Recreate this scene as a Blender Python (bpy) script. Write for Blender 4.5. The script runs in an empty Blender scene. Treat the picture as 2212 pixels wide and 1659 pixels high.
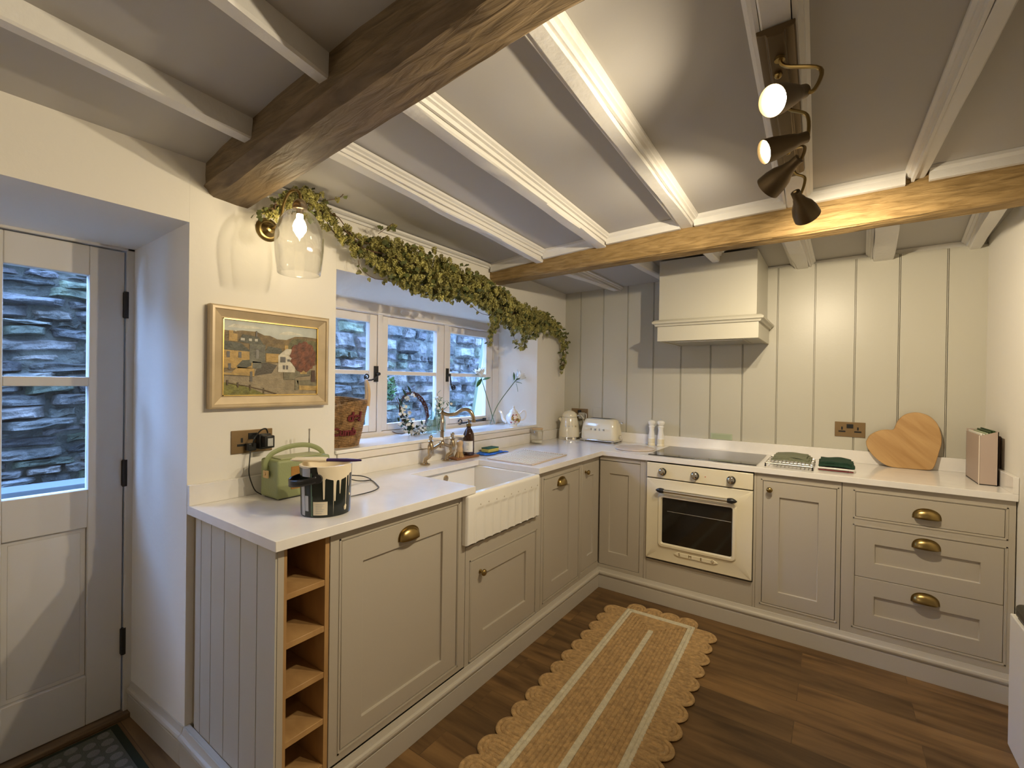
import bpy, bmesh, math, random
from math import pi, sin, cos, radians, sqrt, atan2
from mathutils import Vector, Matrix, noise
random.seed(7)
C = bpy.context.scene.collection
S = bpy.context.scene

# ------------------------------------------------------------------ camera
CAM = Vector((1.859, -3.4034, 1.3625)); YAW, PITCH, ROLL, FPX = 0.6142, -0.0055, 0.0139, 991.66
fwd = Vector((-sin(YAW)*cos(PITCH), cos(YAW)*cos(PITCH), sin(PITCH)))
rt = Vector((cos(YAW), sin(YAW), 0)); upv = rt.cross(fwd)
rr = cos(ROLL)*rt + sin(ROLL)*upv; uu = -sin(ROLL)*rt + cos(ROLL)*upv
cd = bpy.data.cameras.new('camera'); cam = bpy.data.objects.new('camera', cd); C.objects.link(cam)
m = Matrix((rr, uu, -fwd)).transposed().to_4x4(); m.translation = CAM; cam.matrix_world = m
cd.sensor_width = 36; cd.lens = 36*FPX/2212; cd.clip_start = 0.02; S.camera = cam

# ------------------------------------------------------------------ world, lights, exposure
w = bpy.data.worlds.new('sky'); S.world = w; w.use_nodes = True
bg = w.node_tree.nodes['Background']; bg.inputs[0].default_value = (0.29, 0.50, 1.0, 1); bg.inputs[1].default_value = 21.0
WARM = (1.0, 0.74, 0.42)
def light(name, kind, loc, energy, col=WARM, size=.03, aim=None, cone=150, blend=.6):
    l = bpy.data.lights.new(name, kind); l.energy = energy; l.color = col; l.shadow_soft_size = size
    o = bpy.data.objects.new(name, l); C.objects.link(o); o.location = loc
    if kind == 'SPOT':
        l.spot_size = radians(cone); l.spot_blend = blend
    if aim: o.rotation_euler = (Vector(aim)-Vector(loc)).to_track_quat('-Z', 'Y').to_euler()
    return o
light('room_fill', 'POINT', (.22, -5.1, 1.55), 15, (1, .88, .72), .15)  # added fill light behind the camera, stands for no known lamp
S.view_settings.view_transform = 'Standard'; S.view_settings.look = 'None'
S.view_settings.gamma = 1; S.view_settings.use_curve_mapping = False; S.view_settings.exposure = 0.15

# ------------------------------------------------------------------ materials
def mat(name, col, rough=.6, metal=0, bump=0, bscale=40, var=0, vscale=6, coat=0, emit=None, estr=0, alpha=None, spec=.5, sheen=0):
    m = bpy.data.materials.new(name); m.use_nodes = True; nt = m.node_tree; b = nt.nodes['Principled BSDF']
    b.inputs['Base Color'].default_value = (*col, 1); b.inputs['Roughness'].default_value = rough; b.inputs['Metallic'].default_value = metal
    b.inputs['Specular IOR Level'].default_value = spec
    if coat: b.inputs['Coat Weight'].default_value = coat; b.inputs['Coat Roughness'].default_value = .05
    if sheen: b.inputs['Sheen Weight'].default_value = sheen
    if emit: b.inputs['Emission Color'].default_value = (*emit, 1); b.inputs['Emission Strength'].default_value = estr
    tc = nt.nodes.new('ShaderNodeTexCoord')
    if bump:
        n = nt.nodes.new('ShaderNodeTexNoise'); n.inputs['Scale'].default_value = bscale; n.inputs['Detail'].default_value = 5
        bp = nt.nodes.new('ShaderNodeBump'); bp.inputs['Strength'].default_value = bump; bp.inputs['Distance'].default_value = .01
        nt.links.new(tc.outputs['Object'], n.inputs['Vector']); nt.links.new(n.outputs['Fac'], bp.inputs['Height']); nt.links.new(bp.outputs['Normal'], b.inputs['Normal'])
    if var:
        n = nt.nodes.new('ShaderNodeTexNoise'); n.inputs['Scale'].default_value = vscale; n.inputs['Detail'].default_value = 6
        r = nt.nodes.new('ShaderNodeValToRGB'); r.color_ramp.elements[0].position = .3; r.color_ramp.elements[1].position = .7
        r.color_ramp.elements[0].color = (*[max(0, c*(1-var)) for c in col], 1); r.color_ramp.elements[1].color = (*[min(1, c*(1+var)) for c in col], 1)
        nt.links.new(tc.outputs['Object'], n.inputs['Vector']); nt.links.new(n.outputs['Fac'], r.inputs['Fac']); nt.links.new(r.outputs['Color'], b.inputs['Base Color'])
    return m
def woodmat(name, c0, c1, scale=(1, 12, 12), rough=.6, bump=.3, nscale=3, dist=.01, detail=8, roty=0):
    m = bpy.data.materials.new(name); m.use_nodes = True; nt = m.node_tree; b = nt.nodes['Principled BSDF']; b.inputs['Roughness'].default_value = rough
    tc = nt.nodes.new('ShaderNodeTexCoord'); mp = nt.nodes.new('ShaderNodeMapping'); mp.inputs['Scale'].default_value = scale
    if roty: mp.vector_type = 'TEXTURE'; mp.inputs['Rotation'].default_value = (0, radians(roty), 0); mp.inputs['Scale'].default_value = [1/q for q in scale]
    n = nt.nodes.new('ShaderNodeTexNoise'); n.inputs['Scale'].default_value = nscale; n.inputs['Detail'].default_value = detail; n.inputs['Distortion'].default_value = .6
    r = nt.nodes.new('ShaderNodeValToRGB'); r.color_ramp.elements[0].position = .32; r.color_ramp.elements[1].position = .68
    r.color_ramp.elements[0].color = (*c0, 1); r.color_ramp.elements[1].color = (*c1, 1)
    nt.links.new(tc.outputs['Object'], mp.inputs['Vector']); nt.links.new(mp.outputs['Vector'], n.inputs['Vector'])
    nt.links.new(n.outputs['Fac'], r.inputs['Fac']); nt.links.new(r.outputs['Color'], b.inputs['Base Color'])
    bp = nt.nodes.new('ShaderNodeBump'); bp.inputs['Strength'].default_value = bump; bp.inputs['Distance'].default_value = dist
    nt.links.new(n.outputs['Fac'], bp.inputs['Height']); nt.links.new(bp.outputs['Normal'], b.inputs['Normal'])
    return m
def glassmat(name, tint=(1, 1, 1), gloss=.9, k=.55, e=4):
    m = bpy.data.materials.new(name); m.use_nodes = True; nt = m.node_tree; nt.nodes.remove(nt.nodes['Principled BSDF'])
    o = nt.nodes['Material Output']; t = nt.nodes.new('ShaderNodeBsdfTransparent'); t.inputs[0].default_value = (*tint, 1)
    g = nt.nodes.new('ShaderNodeBsdfGlossy'); g.inputs['Roughness'].default_value = .02; g.inputs[0].default_value = (gloss, gloss, gloss, 1)
    lw = nt.nodes.new('ShaderNodeLayerWeight'); lw.inputs[0].default_value = .5; mx = nt.nodes.new('ShaderNodeMixShader')
    pw = nt.nodes.new('ShaderNodeMath'); pw.operation = 'POWER'; pw.inputs[1].default_value = e; nt.links.new(lw.outputs['Facing'], pw.inputs[0])
    f = nt.nodes.new('ShaderNodeMath'); f.operation = 'MULTIPLY_ADD'; f.inputs[1].default_value = k; f.inputs[2].default_value = .035; nt.links.new(pw.outputs[0], f.inputs[0])
    nt.links.new(f.outputs[0], mx.inputs[0]); nt.links.new(t.outputs[0], mx.inputs[1]); nt.links.new(g.outputs[0], mx.inputs[2]); nt.links.new(mx.outputs[0], o.inputs[0])
    return m
M = {}
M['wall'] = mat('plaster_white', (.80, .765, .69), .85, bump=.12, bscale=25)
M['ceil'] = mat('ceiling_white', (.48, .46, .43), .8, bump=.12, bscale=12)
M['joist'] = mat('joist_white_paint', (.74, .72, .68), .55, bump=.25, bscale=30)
M['panel'] = mat('panelling_paint', (.53, .505, .42), .36, bump=.03, bscale=80)
M['groove'] = mat('panelling_groove', (.30, .27, .20), .6)
M['cab'] = mat('cabinet_paint', (.475, .425, .345), .42, bump=.02, bscale=90)
M['dark'] = mat('dark_gap', (.03, .025, .02), .8)
M['skirt'] = mat('skirting_paint', (.53, .485, .405), .4)
M['door'] = mat('door_paint', (.66, .63, .57), .5, bump=.02, bscale=60)
M['win'] = mat('window_paint', (.78, .72, .65), .45)
M['quartz'] = mat('quartz', (.82, .79, .75), .12, var=.035, vscale=14, spec=.5)
M['ceramic'] = mat('ceramic', (.86, .83, .76), .1, coat=.5)
M['cream'] = mat('cream_enamel', (.80, .72, .52), .12, coat=.6)
M['white'] = mat('gloss_white', (.85, .83, .78), .15, coat=.4)
M['black'] = mat('black_plastic', (.012, .012, .012), .35)
M['iron'] = mat('black_iron', (.012, .012, .014), .45, bump=.2)
M['hobglass'] = mat('hob_glass', (.018, .017, .016), .08)
M['ovenglass'] = mat('oven_glass', (.012, .010, .007), .06)
M['brass'] = mat('aged_brass', (.33, .235, .09), .3, metal=1)
M['bronze'] = mat('dark_bronze', (.14, .10, .055), .45, metal=.8)
M['copper'] = mat('pinkish_brass', (.46, .36, .24), .22, metal=1)
M['chrome'] = mat('chrome', (.75, .74, .72), .1, metal=1)
M['steel'] = mat('brushed_steel', (.55, .53, .48), .3, metal=1)
M['plate'] = mat('bronze_plate', (.27, .18, .09), .4, metal=.7)
M['beam'] = woodmat('weathered_oak', (.10, .066, .030), (.20, .137, .070), (2.2, 14, 14), .6, .7, 3, .010, 12)
M['beam2'] = woodmat('golden_oak', (.22, .135, .045), (.38, .25, .10), (3.5, 16, 22), .75, 1.0, 3, .010, 12)
M['oak'] = woodmat('oak_lining', (.36, .20, .075), (.50, .30, .12), (3, 3, 1), .5, .1, 4)
M['board'] = woodmat('oak_board', (.40, .22, .075), (.55, .34, .14), (1.5, 3, 13), .4, .05, 1.6, roty=42)
M['tray'] = woodmat('acacia', (.18, .07, .025), (.34, .15, .06), (1, 4, 4), .4, .1, 4)
M['bristle'] = mat('bristle', (.62, .42, .20), .8)
M['lwood'] = mat('pale_wood', (.60, .40, .20), .5, var=.12, vscale=20)
M['jute'] = mat('jute', (.56, .36, .16), .9, bump=.7, bscale=220, var=.25, vscale=50)
M['jutew'] = mat('jute_cream', (.72, .65, .47), .9, bump=.6, bscale=160, var=.12, vscale=50)
M['basket'] = mat('seagrass', (.36, .21, .09), .85, bump=1.0, bscale=120, var=.45, vscale=45)
M['rope'] = mat('rope_handle', (.62, .43, .24), .8, bump=.5, bscale=90)
M['maroon'] = mat('maroon_yarn', (.16, .02, .025), .9, bump=.6, bscale=200)
M['green'] = mat('radio_green', (.27, .30, .135), .5, bump=.15, bscale=150)
M['orange'] = mat('amber_grille', (.42, .20, .035), .5, bump=.6, bscale=300)
M['tin'] = mat('tin_black', (.010, .014, .010), .2)
M['paint'] = mat('cream_paint', (.80, .70, .52), .35)
M['label'] = mat('label', (.72, .64, .48), .6)
M['greylabel'] = mat('grey_label', (.45, .45, .44), .6)
M['purple'] = mat('purple_handle', (.035, .012, .10), .35)
M['glass'] = glassmat('clear_glass', (.97, .97, .96), .95, .9, 2.6)
M['pane'] = glassmat('window_glass', (.93, .96, .98), .7)
M['tglass'] = glassmat('tinted_glass', (.86, .94, .93), .95, .8, 3)
M['amber'] = mat('amber_bottle', (.030, .008, .004), .06, coat=.5)
M['leaf'] = mat('leaf_green', (.05, .13, .02), .5, var=.4, vscale=30)
M['leafdk'] = mat('leaf_dark', (.025, .06, .015), .5, var=.3, vscale=30)
M['petal'] = mat('petal_white', (.86, .84, .76), .6)
M['stem'] = mat('stem_green', (.06, .12, .035), .5)
M['hop'] = mat('hop_cone', (.35, .32, .10), .7, var=.55, vscale=16)
M['hopdk'] = mat('hop_leaf', (.10, .115, .03), .7, var=.5, vscale=9)
M['vine'] = mat('vine', (.10, .05, .022), .8)
M['twig'] = mat('willow_twig', (.08, .025, .012), .7, bump=.8, bscale=80)
M['blue'] = mat('blue_cloth', (.02, .16, .68), .8, bump=.3, bscale=150)
M['sponge'] = mat('sponge_yellow', (.72, .64, .16), .9, bump=.5, bscale=200)
M['sponget'] = mat('sponge_green', (.03, .12, .09), .9, bump=.5, bscale=200)
M['towel'] = mat('green_towel', (.012, .045, .025), .95, bump=.5, bscale=200)
M['towelg'] = mat('grey_green_towel', (.19, .20, .13), .95, bump=.5, bscale=200)
M['pink'] = mat('taupe_box', (.43, .335, .28), .45)
M['paper'] = mat('paper', (.80, .78, .70), .7)
M['gilt'] = mat('gilt_frame', (.50, .39, .24), .4, metal=.15, var=.12, vscale=12)
M['gold'] = mat('gold_lip', (.85, .60, .20), .25, metal=.9)
M['china'] = mat('china', (.86, .80, .70), .12, coat=.5)
M['motif'] = mat('painted_flowers', (.55, .33, .14), .25, var=.9, vscale=60)
M['matg'] = mat('doormat_rib', (.02, .03, .018), .95)
M['matf'] = mat('doormat_pile', (.14, .145, .11), .95, bump=1, bscale=300)
M['matd'] = mat('doormat_dot', (.27, .265, .215), .95, bump=1, bscale=300)
M['timber'] = mat('fresh_timber', (.13, .155, .095), .7, var=.1)
M['sticker'] = mat('pale_green_label', (.42, .47, .32), .6)
M['thresh'] = woodmat('threshold_wood', (.12, .07, .03), (.25, .16, .08), (8, 1, 8), .6)
M['bulb'] = mat('bulb_glow', (1, 1, 1), .5, emit=(1, .82, .52), estr=40)
M['ground'] = mat('gravel', (.12, .12, .10), .9, bump=1, bscale=60, var=.4, vscale=25)
M['marble'] = mat('marble_board', (.68, .58, .50), .3, var=.08, vscale=20)
# floor planks
def floor_mat():
    m = bpy.data.materials.new('oak_planks'); m.use_nodes = True; nt = m.node_tree; b = nt.nodes['Principled BSDF']
    b.inputs['Roughness'].default_value = .45
    tc = nt.nodes.new('ShaderNodeTexCoord'); br = nt.nodes.new('ShaderNodeTexBrick')
    br.offset = .37; br.inputs['Color1'].default_value = (.15, .15, .15, 1); br.inputs['Color2'].default_value = (.85, .85, .85, 1); br.inputs['Mortar'].default_value = (0, 0, 0, 1)
    br.inputs['Scale'].default_value = 1; br.inputs['Brick Width'].default_value = 1.1; br.inputs['Row Height'].default_value = .145; br.inputs['Mortar Size'].default_value = .0012
    nt.links.new(tc.outputs['Object'], br.inputs['Vector'])
    mp = nt.nodes.new('ShaderNodeMapping'); mp.inputs['Scale'].default_value = (1.6, 11, 1)
    ad = nt.nodes.new('ShaderNodeVectorMath'); ad.operation = 'ADD'
    nt.links.new(br.outputs['Color'], ad.inputs[0]); nt.links.new(tc.outputs['Object'], ad.inputs[1]); nt.links.new(ad.outputs[0], mp.inputs['Vector'])
    n = nt.nodes.new('ShaderNodeTexNoise'); n.inputs['Scale'].default_value = 1.7; n.inputs['Detail'].default_value = 7; n.inputs['Distortion'].default_value = .5
    nt.links.new(mp.outputs['Vector'], n.inputs['Vector'])
    r = nt.nodes.new('ShaderNodeValToRGB'); r.color_ramp.elements[0].position = .3; r.color_ramp.elements[1].position = .72
    r.color_ramp.elements[0].color = (.11, .054, .017, 1); r.color_ramp.elements[1].color = (.34, .19, .068, 1)
    nt.links.new(n.outputs['Fac'], r.inputs['Fac'])
    mx = nt.nodes.new('ShaderNodeMix'); mx.data_type = 'RGBA'; mx.blend_type = 'MULTIPLY'; mx.inputs[0].default_value = .55
    nt.links.new(r.outputs['Color'], mx.inputs[6]); nt.links.new(br.outputs['Color'], mx.inputs[7]); nt.links.new(mx.outputs[2], b.inputs['Base Color'])
    return m
M['floor'] = floor_mat()
def stone_mat():
    m = bpy.data.materials.new('field_stone'); m.use_nodes = True; nt = m.node_tree; b = nt.nodes['Principled BSDF']; b.inputs['Roughness'].default_value = .75
    at = nt.nodes.new('ShaderNodeAttribute'); at.attribute_name = 'tint'
    tc = nt.nodes.new('ShaderNodeTexCoord'); n = nt.nodes.new('ShaderNodeTexNoise'); n.inputs['Scale'].default_value = 9; n.inputs['Detail'].default_value = 9
    nt.links.new(tc.outputs['Object'], n.inputs['Vector'])
    r = nt.nodes.new('ShaderNodeValToRGB'); r.color_ramp.elements[0].position = .35; r.color_ramp.elements[1].position = .68
    r.color_ramp.elements[0].color = (.25, .27, .22, 1); r.color_ramp.elements[1].color = (1.6, 1.55, 1.45, 1)
    nt.links.new(n.outputs['Fac'], r.inputs['Fac'])
    mx = nt.nodes.new('ShaderNodeMix'); mx.data_type = 'RGBA'; mx.blend_type = 'MULTIPLY'; mx.inputs[0].default_value = .9
    nt.links.new(at.outputs['Color'], mx.inputs[6]); nt.links.new(r.outputs['Color'], mx.inputs[7]); nt.links.new(mx.outputs[2], b.inputs['Base Color'])
    n2 = nt.nodes.new('ShaderNodeTexNoise'); n2.inputs['Scale'].default_value = 16; n2.inputs['Detail'].default_value = 8; nt.links.new(tc.outputs['Object'], n2.inputs['Vector'])
    bp = nt.nodes.new('ShaderNodeBump'); bp.inputs['Strength'].default_value = 1; bp.inputs['Distance'].default_value = .05
    nt.links.new(n2.outputs['Fac'], bp.inputs['Height']); nt.links.new(bp.outputs['Normal'], b.inputs['Normal'])
    return m
M['stone'] = stone_mat()

# ------------------------------------------------------------------ object helpers
def tag(o, label=None, cat=None, group=None, kind=None):
    if label: o['label'] = label
    if cat: o['category'] = cat
    if group: o['group'] = group
    if kind: o['kind'] = kind
    return o
WL = {}
def empty(name, loc, label=None, cat=None, group=None, kind=None):
    o = bpy.data.objects.new(name, None); C.objects.link(o); o.location = loc; o.empty_display_size = .05
    WL[o] = Vector(loc); return tag(o, label, cat, group, kind)
class B:
    """collects faces in world coordinates, or in local ones when built with local=True"""
    def __init__(s): s.v = []; s.f = []; s.mi = []; s.cur = 0; s.X = None
    def add(s, vs, fs):
        n = len(s.v)
        if s.X: vs = [s.X(*p) for p in vs]
        s.v += [Vector(p) for p in vs]; s.f += [tuple(i+n for i in f) for f in fs]; s.mi += [s.cur]*len(fs); return s
    def box(s, x0, x1, y0, y1, z0, z1):
        if x0 > x1: x0, x1 = x1, x0
        if y0 > y1: y0, y1 = y1, y0
        if z0 > z1: z0, z1 = z1, z0
        return s.add([(x0,y0,z0),(x1,y0,z0),(x1,y1,z0),(x0,y1,z0),(x0,y0,z1),(x1,y0,z1),(x1,y1,z1),(x0,y1,z1)],
                     [(0,3,2,1),(4,5,6,7),(0,1,5,4),(1,2,6,5),(2,3,7,6),(3,0,4,7)])
    def hexa(s, a, b):
        """two quads (4 points each), joined"""
        return s.add(list(a)+list(b), [(3,2,1,0),(4,5,6,7),(0,1,5,4),(1,2,6,5),(2,3,7,6),(3,0,4,7)])
    def quad(s, *p): return s.add(p, [tuple(range(len(p)))])
    def prism(s, poly, fn0, fn1):
        n = len(poly); a = [fn0(*p) for p in poly]; b = [fn1(*p) for p in poly]
        return s.add(a+b, [tuple(range(n))[::-1], tuple(range(n, 2*n))]+[(i, (i+1) % n, n+(i+1) % n, n+i) for i in range(n)])
    def lathe(s, prof, c=(0, 0, 0), n=32, axis=None, sq=None):
        """prof: (r, h) pairs; axis None = z"""
        c = Vector(c); R = Matrix.Identity(3)
        if axis: R = Vector(axis).to_track_quat('Z', 'Y').to_matrix()
        vs = []; fs = []
        for r, h in prof:
            for i in range(n):
                a = 2*pi*i/n; k = sq(a) if sq else 1
                vs.append(c+R @ Vector((r*k*cos(a), r*k*sin(a), h)))
        for j in range(len(prof)-1):
            for i in range(n):
                i2 = (i+1) % n; fs.append((j*n+i, j*n+i2, (j+1)*n+i2, (j+1)*n+i))
        if prof[0][0] > 1e-6: fs.append(tuple(range(n))[::-1])
        if prof[-1][0] > 1e-6: fs.append(tuple((len(prof)-1)*n+i for i in range(n)))
        return s.add(vs, fs)
    def openlathe(s, prof, c=(0, 0, 0), n=32, axis=None):
        k = len(s.f); s.lathe(prof, c, n, axis)
        keep = [i for i in range(k, len(s.f)) if len(s.f[i]) == 4]
        s.f = s.f[:k]+[s.f[i] for i in keep]; s.mi = s.mi[:len(s.f)]; return s
    def cyl(s, p0, p1, r0, r1=None, n=16):
        p0, p1 = Vector(p0), Vector(p1); r1 = r0 if r1 is None else r1; d = p1-p0
        return s.lathe([(r0, 0), (r1, d.length)], p0, n, d)
    def sphere(s, c, r, n=16, sc=(1, 1, 1)):
        c = Vector(c); vs = []; fs = []; m_ = max(4, n//2)
        for j in range(m_+1):
            t = pi*j/m_
            for i in range(n):
                a = 2*pi*i/n; vs.append(c+Vector((r*sc[0]*sin(t)*cos(a), r*sc[1]*sin(t)*sin(a), r*sc[2]*cos(t))))
        for j in range(m_):
            for i in range(n): i2 = (i+1) % n; fs.append((j*n+i, (j+1)*n+i, (j+1)*n+i2, j*n+i2))
        return s.add(vs, fs)
    def tube(s, pts, rad, n=8, closed=False, flat=1.0):
        pts = [Vector(p) for p in pts]; N = len(pts); vs = []; fs = []
        rs = rad if isinstance(rad, (list, tuple)) else [rad]*N
        ref = None
        for k, p in enumerate(pts):
            if closed: d = pts[(k+1) % N]-pts[k-1]
            else: d = pts[min(k+1, N-1)]-pts[max(k-1, 0)]
            if d.length < 1e-9: d = Vector((0, 0, 1))
            d.normalize()
            if ref is None:
                ref = Vector((0, 0, 1)) if abs(d.z) < .9 else Vector((1, 0, 0))
            a = d.cross(ref)
            if a.length < 1e-4: a = d.cross(Vector((1, 0, 0)))
            a.normalize(); b = a.cross(d).normalized()
            if flat == 1.0: ref = b
            for i in range(n):
                t = 2*pi*i/n; vs.append(p+a*rs[k]*cos(t)+b*rs[k]*flat*sin(t))
        for k in range(N if closed else N-1):
            k2 = (k+1) % N
            for i in range(n): i2 = (i+1) % n; fs.append((k*n+i, k*n+i2, k2*n+i2, k2*n+i))
        if not closed: fs += [tuple(range(n))[::-1], tuple((N-1)*n+i for i in range(n))]
        return s.add(vs, fs)
    def grid(s, fn, nu, nv, both=False):
        vs = [fn(i/nu, j/nv) for j in range(nv+1) for i in range(nu+1)]
        fs = [(j*(nu+1)+i, j*(nu+1)+i+1, (j+1)*(nu+1)+i+1, (j+1)*(nu+1)+i) for j in range(nv) for i in range(nu)]
        return s.add(vs, fs)
    def build(s, name, mats, parent=None, smooth=False, bevel=0, local=False, label=None, cat=None, group=None, kind=None, seg=2, solid=0, angle=35, fix=True):
        me = bpy.data.meshes.new(name)
        if parent is not None:
            off = Vector((0, 0, 0)) if local else WL[parent]
        elif local: off = Vector((0, 0, 0))
        else:
            lo = [min(v[i] for v in s.v) for i in range(3)]; hi = [max(v[i] for v in s.v) for i in range(3)]
            off = Vector(((lo[0]+hi[0])/2, (lo[1]+hi[1])/2, lo[2]))
        me.from_pydata([v-off for v in s.v], [], s.f)
        for mm in (mats if isinstance(mats, (list, tuple)) else [mats]): me.materials.append(mm)
        me.polygons.foreach_set('material_index', s.mi)
        if fix:
            bm = bmesh.new(); bm.from_mesh(me); bmesh.ops.recalc_face_normals(bm, faces=bm.faces); bm.to_mesh(me); bm.free()
        me.update()
        o = bpy.data.objects.new(name, me); C.objects.link(o)
        if parent is not None: o.parent = parent; WL[o] = WL[parent] if not local else WL.get(parent, Vector()) ; o.location = (0, 0, 0)
        else: o.location = off; WL[o] = off
        if solid:
            md = o.modifiers.new('solid', 'SOLIDIFY'); md.thickness = solid; md.offset = 0
        if bevel:
            md = o.modifiers.new('bevel', 'BEVEL'); md.width = bevel; md.segments = seg; md.limit_method = 'ANGLE'; md.angle_limit = radians(30)
        if smooth or bevel:
            me.polygons.foreach_set('use_smooth', [True]*len(me.polygons)); me.set_sharp_from_angle(angle=radians(angle))
        return tag(o, label, cat, group, kind)
def curve(pts, n=8):
    """Catmull-Rom through points"""
    P = [Vector(p) for p in pts]; P = [2*P[0]-P[1]]+P+[2*P[-1]-P[-2]]; out = []
    for k in range(1, len(P)-2):
        for i in range(n):
            t = i/n; a, b, c, d = P[k-1:k+3]
            out.append(.5*((2*b)+(c-a)*t+(2*a-5*b+4*c-d)*t*t+(3*b-a-3*c+d)*t**3))
    out.append(P[-2]); return out
def text_mesh(s, size, depth=.001, align='CENTER', spacing=1.0, bold=0):
    cu = bpy.data.curves.new('t', 'FONT'); cu.body = s; cu.size = size; cu.extrude = depth; cu.align_x = align; cu.align_y = 'CENTER'; cu.space_character = spacing; cu.offset = bold
    o = bpy.data.objects.new('t', cu); C.objects.link(o); bpy.context.view_layer.update()
    me = bpy.data.meshes.new_from_object(o.evaluated_get(bpy.context.evaluated_depsgraph_get()))
    V = [v.co.copy() for v in me.vertices]; F = [tuple(p.vertices) for p in me.polygons]
    C.objects.unlink(o); bpy.data.objects.remove(o); bpy.data.curves.remove(cu); bpy.data.meshes.remove(me)
    return V, F
def text(name, s, size, fn, m, parent, depth=.001, spacing=1.0, bold=0):
    """fn(x, y, z) maps text coordinates to world"""
    V, F = text_mesh(s, size, depth, spacing=spacing, bold=bold)
    b = B(); b.add([fn(*v) for v in V], F); return b.build(name, m, parent)
# ------------------------------------------------------------------ the shell
W_ = 2.504; YB = -6.2
def lerp(a, b, t): return a+(b-a)*t
def zc(x, y):
    x = max(0, x)
    r0 = 2.10+.022*x; r1 = 2.12+.10*(1-math.exp(-x/1.1)); r2 = 2.127+.15*(1-math.exp(-x/.7))
    if y > -1.05: return lerp(r0, r1, -min(y, 0)/1.05)
    if y > -2.5: return lerp(r1, r2, (-y-1.05)/1.45)
    return r2
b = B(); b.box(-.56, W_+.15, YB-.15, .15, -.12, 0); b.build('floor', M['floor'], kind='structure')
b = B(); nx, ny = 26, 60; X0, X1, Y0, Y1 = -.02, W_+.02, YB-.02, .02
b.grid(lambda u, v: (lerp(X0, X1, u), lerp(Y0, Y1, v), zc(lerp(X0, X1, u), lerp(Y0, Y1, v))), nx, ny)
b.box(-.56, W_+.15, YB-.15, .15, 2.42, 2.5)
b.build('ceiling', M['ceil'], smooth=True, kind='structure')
# window wall: thickness .56
WY0, WY1, WZ0, WZ1 = -2.162, -.437, 1.037, 1.862
DY0, DY1, DZ1 = -3.62, -2.742, 1.905
XO = -.56; ZT = 2.42
b = B()
b.box(XO, 0, YB, DY0, 0, ZT)
b.hexa([(0, DY0, DZ1), (0, DY1, DZ1), (-.50, DY1, 1.868), (-.50, DY0, 1.868)], [(0, DY0, ZT), (0, DY1, ZT), (-.50, DY1, ZT), (-.50, DY0, ZT)])
b.box(XO, -.50, DY0, DY1, 1.868, ZT)
# pier between the door and the window
b.hexa([(0, DY1, 0), (0, WY0, 0), (XO, WY0, 0), (XO, -2.775, 0)], [(0, DY1, ZT), (0, WY0, ZT), (XO, WY0, ZT), (XO, -2.775, ZT)])
b.box(-.36, 0, WY0, WY1, 0, 1.022); b.box(XO, -.36, WY0, -.20, 0, .99)
b.hexa([(0, WY0, WZ1), (0, WY1, WZ1-.015), (-.30, WY1, 1.797), (-.30, WY0, 1.797)], [(0, WY0, ZT), (0, WY1, ZT), (-.30, WY1, ZT), (-.30, WY0, ZT)])
b.box(-.36, -.30, WY0, -.53, 1.80, ZT); b.box(XO, -.36, WY0, -.20, 1.84, ZT)
b.hexa([(0, WY1, 0), (0, 0, 0), (-.36, 0, 0), (-.36, -.53, 0)], [(0, WY1, ZT), (0, 0, ZT), (-.36, 0, ZT), (-.36, -.53, ZT)])
b.hexa([(-.36, -.53, 0), (-.36, 0, 0), (XO, 0, 0), (XO, -.20, 0)], [(-.36, -.53, ZT), (-.36, 0, ZT), (XO, 0, ZT), (XO, -.20, ZT)])
b.hexa([(0, WY1, 0), (0, WY1+.001, 0), (-.30, -.52, 0), (-.30, -.53, 0)], [(0, WY1, ZT), (0, WY1+.001, ZT), (-.30, -.52, ZT), (-.30, -.53, ZT)])
b.build('wall_left', M['wall'], kind='structure', bevel=.004)
b = B(); b.box(W_, W_+.15, YB-.15, .15, 0, 2.42); b.build('wall_right', M['wall'], kind='structure')
b = B(); b.box(-.56, W_+.15, YB-.15, YB, 0, 2.42); b.build('wall_front', M['wall'], kind='structure')
b = B(); b.box(-.56, W_, .019, .15, 0, 2.42); wb = b.build('wall_back', M['wall'], kind='structure')
# tongue and groove boards on the back wall: groove pairs between the boards
b = B(); p0, pp = .142, .2007; xs = [0]+[p0+pp*k for k in range(12)]+[W_]
for i in range(len(xs)-1):
    a, c = xs[i], xs[i+1]
    a2 = a+(.0045 if i else 0); c2 = c-(.0045 if i < len(xs)-2 else 0)
    b.box(a2, c2, 0, .0125, .95, 2.12)
    if i: b.box(a-.0018, a+.0018, .002, .0125, .95, 2.12)
b.cur = 1; b.box(0, W_, .0125, .0188, .95, 2.12)
po = b.build('wall_panelling', [M['panel'], M['groove']], wb)
# trims: cornice beads along the window wall, quarter mouldings in the middle bay
def moulding(b, p, q, side, h=.04, w=.035):
    """bead under the ceiling from p to q (x,y), side = unit (x,y) direction it projects in, against a vertical face"""
    prof = [(0, 0), (w, 0), (w, -.010), (w*.72, -.016), (w*.66, -h*.55), (w*.35, -h*.62), (w*.3, -h), (0, -h)]
    N = 8
    for k in range(N):
        A = [lerp(p[0], q[0], k/N), lerp(p[1], q[1], k/N)]; D = [lerp(p[0], q[0], (k+1)/N), lerp(p[1], q[1], (k+1)/N)]
        b.prism(prof, lambda u, v: (A[0]+side[0]*u, A[1]+side[1]*u, zc(*A)+v), lambda u, v: (D[0]+side[0]*u, D[1]+side[1]*u, zc(*D)+v))
b = B(); moulding(b, (.002, -2.53), (.002, -1.05), (1, 0), .028, .03); b.build('trim_1', M['joist'], kind='structure')

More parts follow.
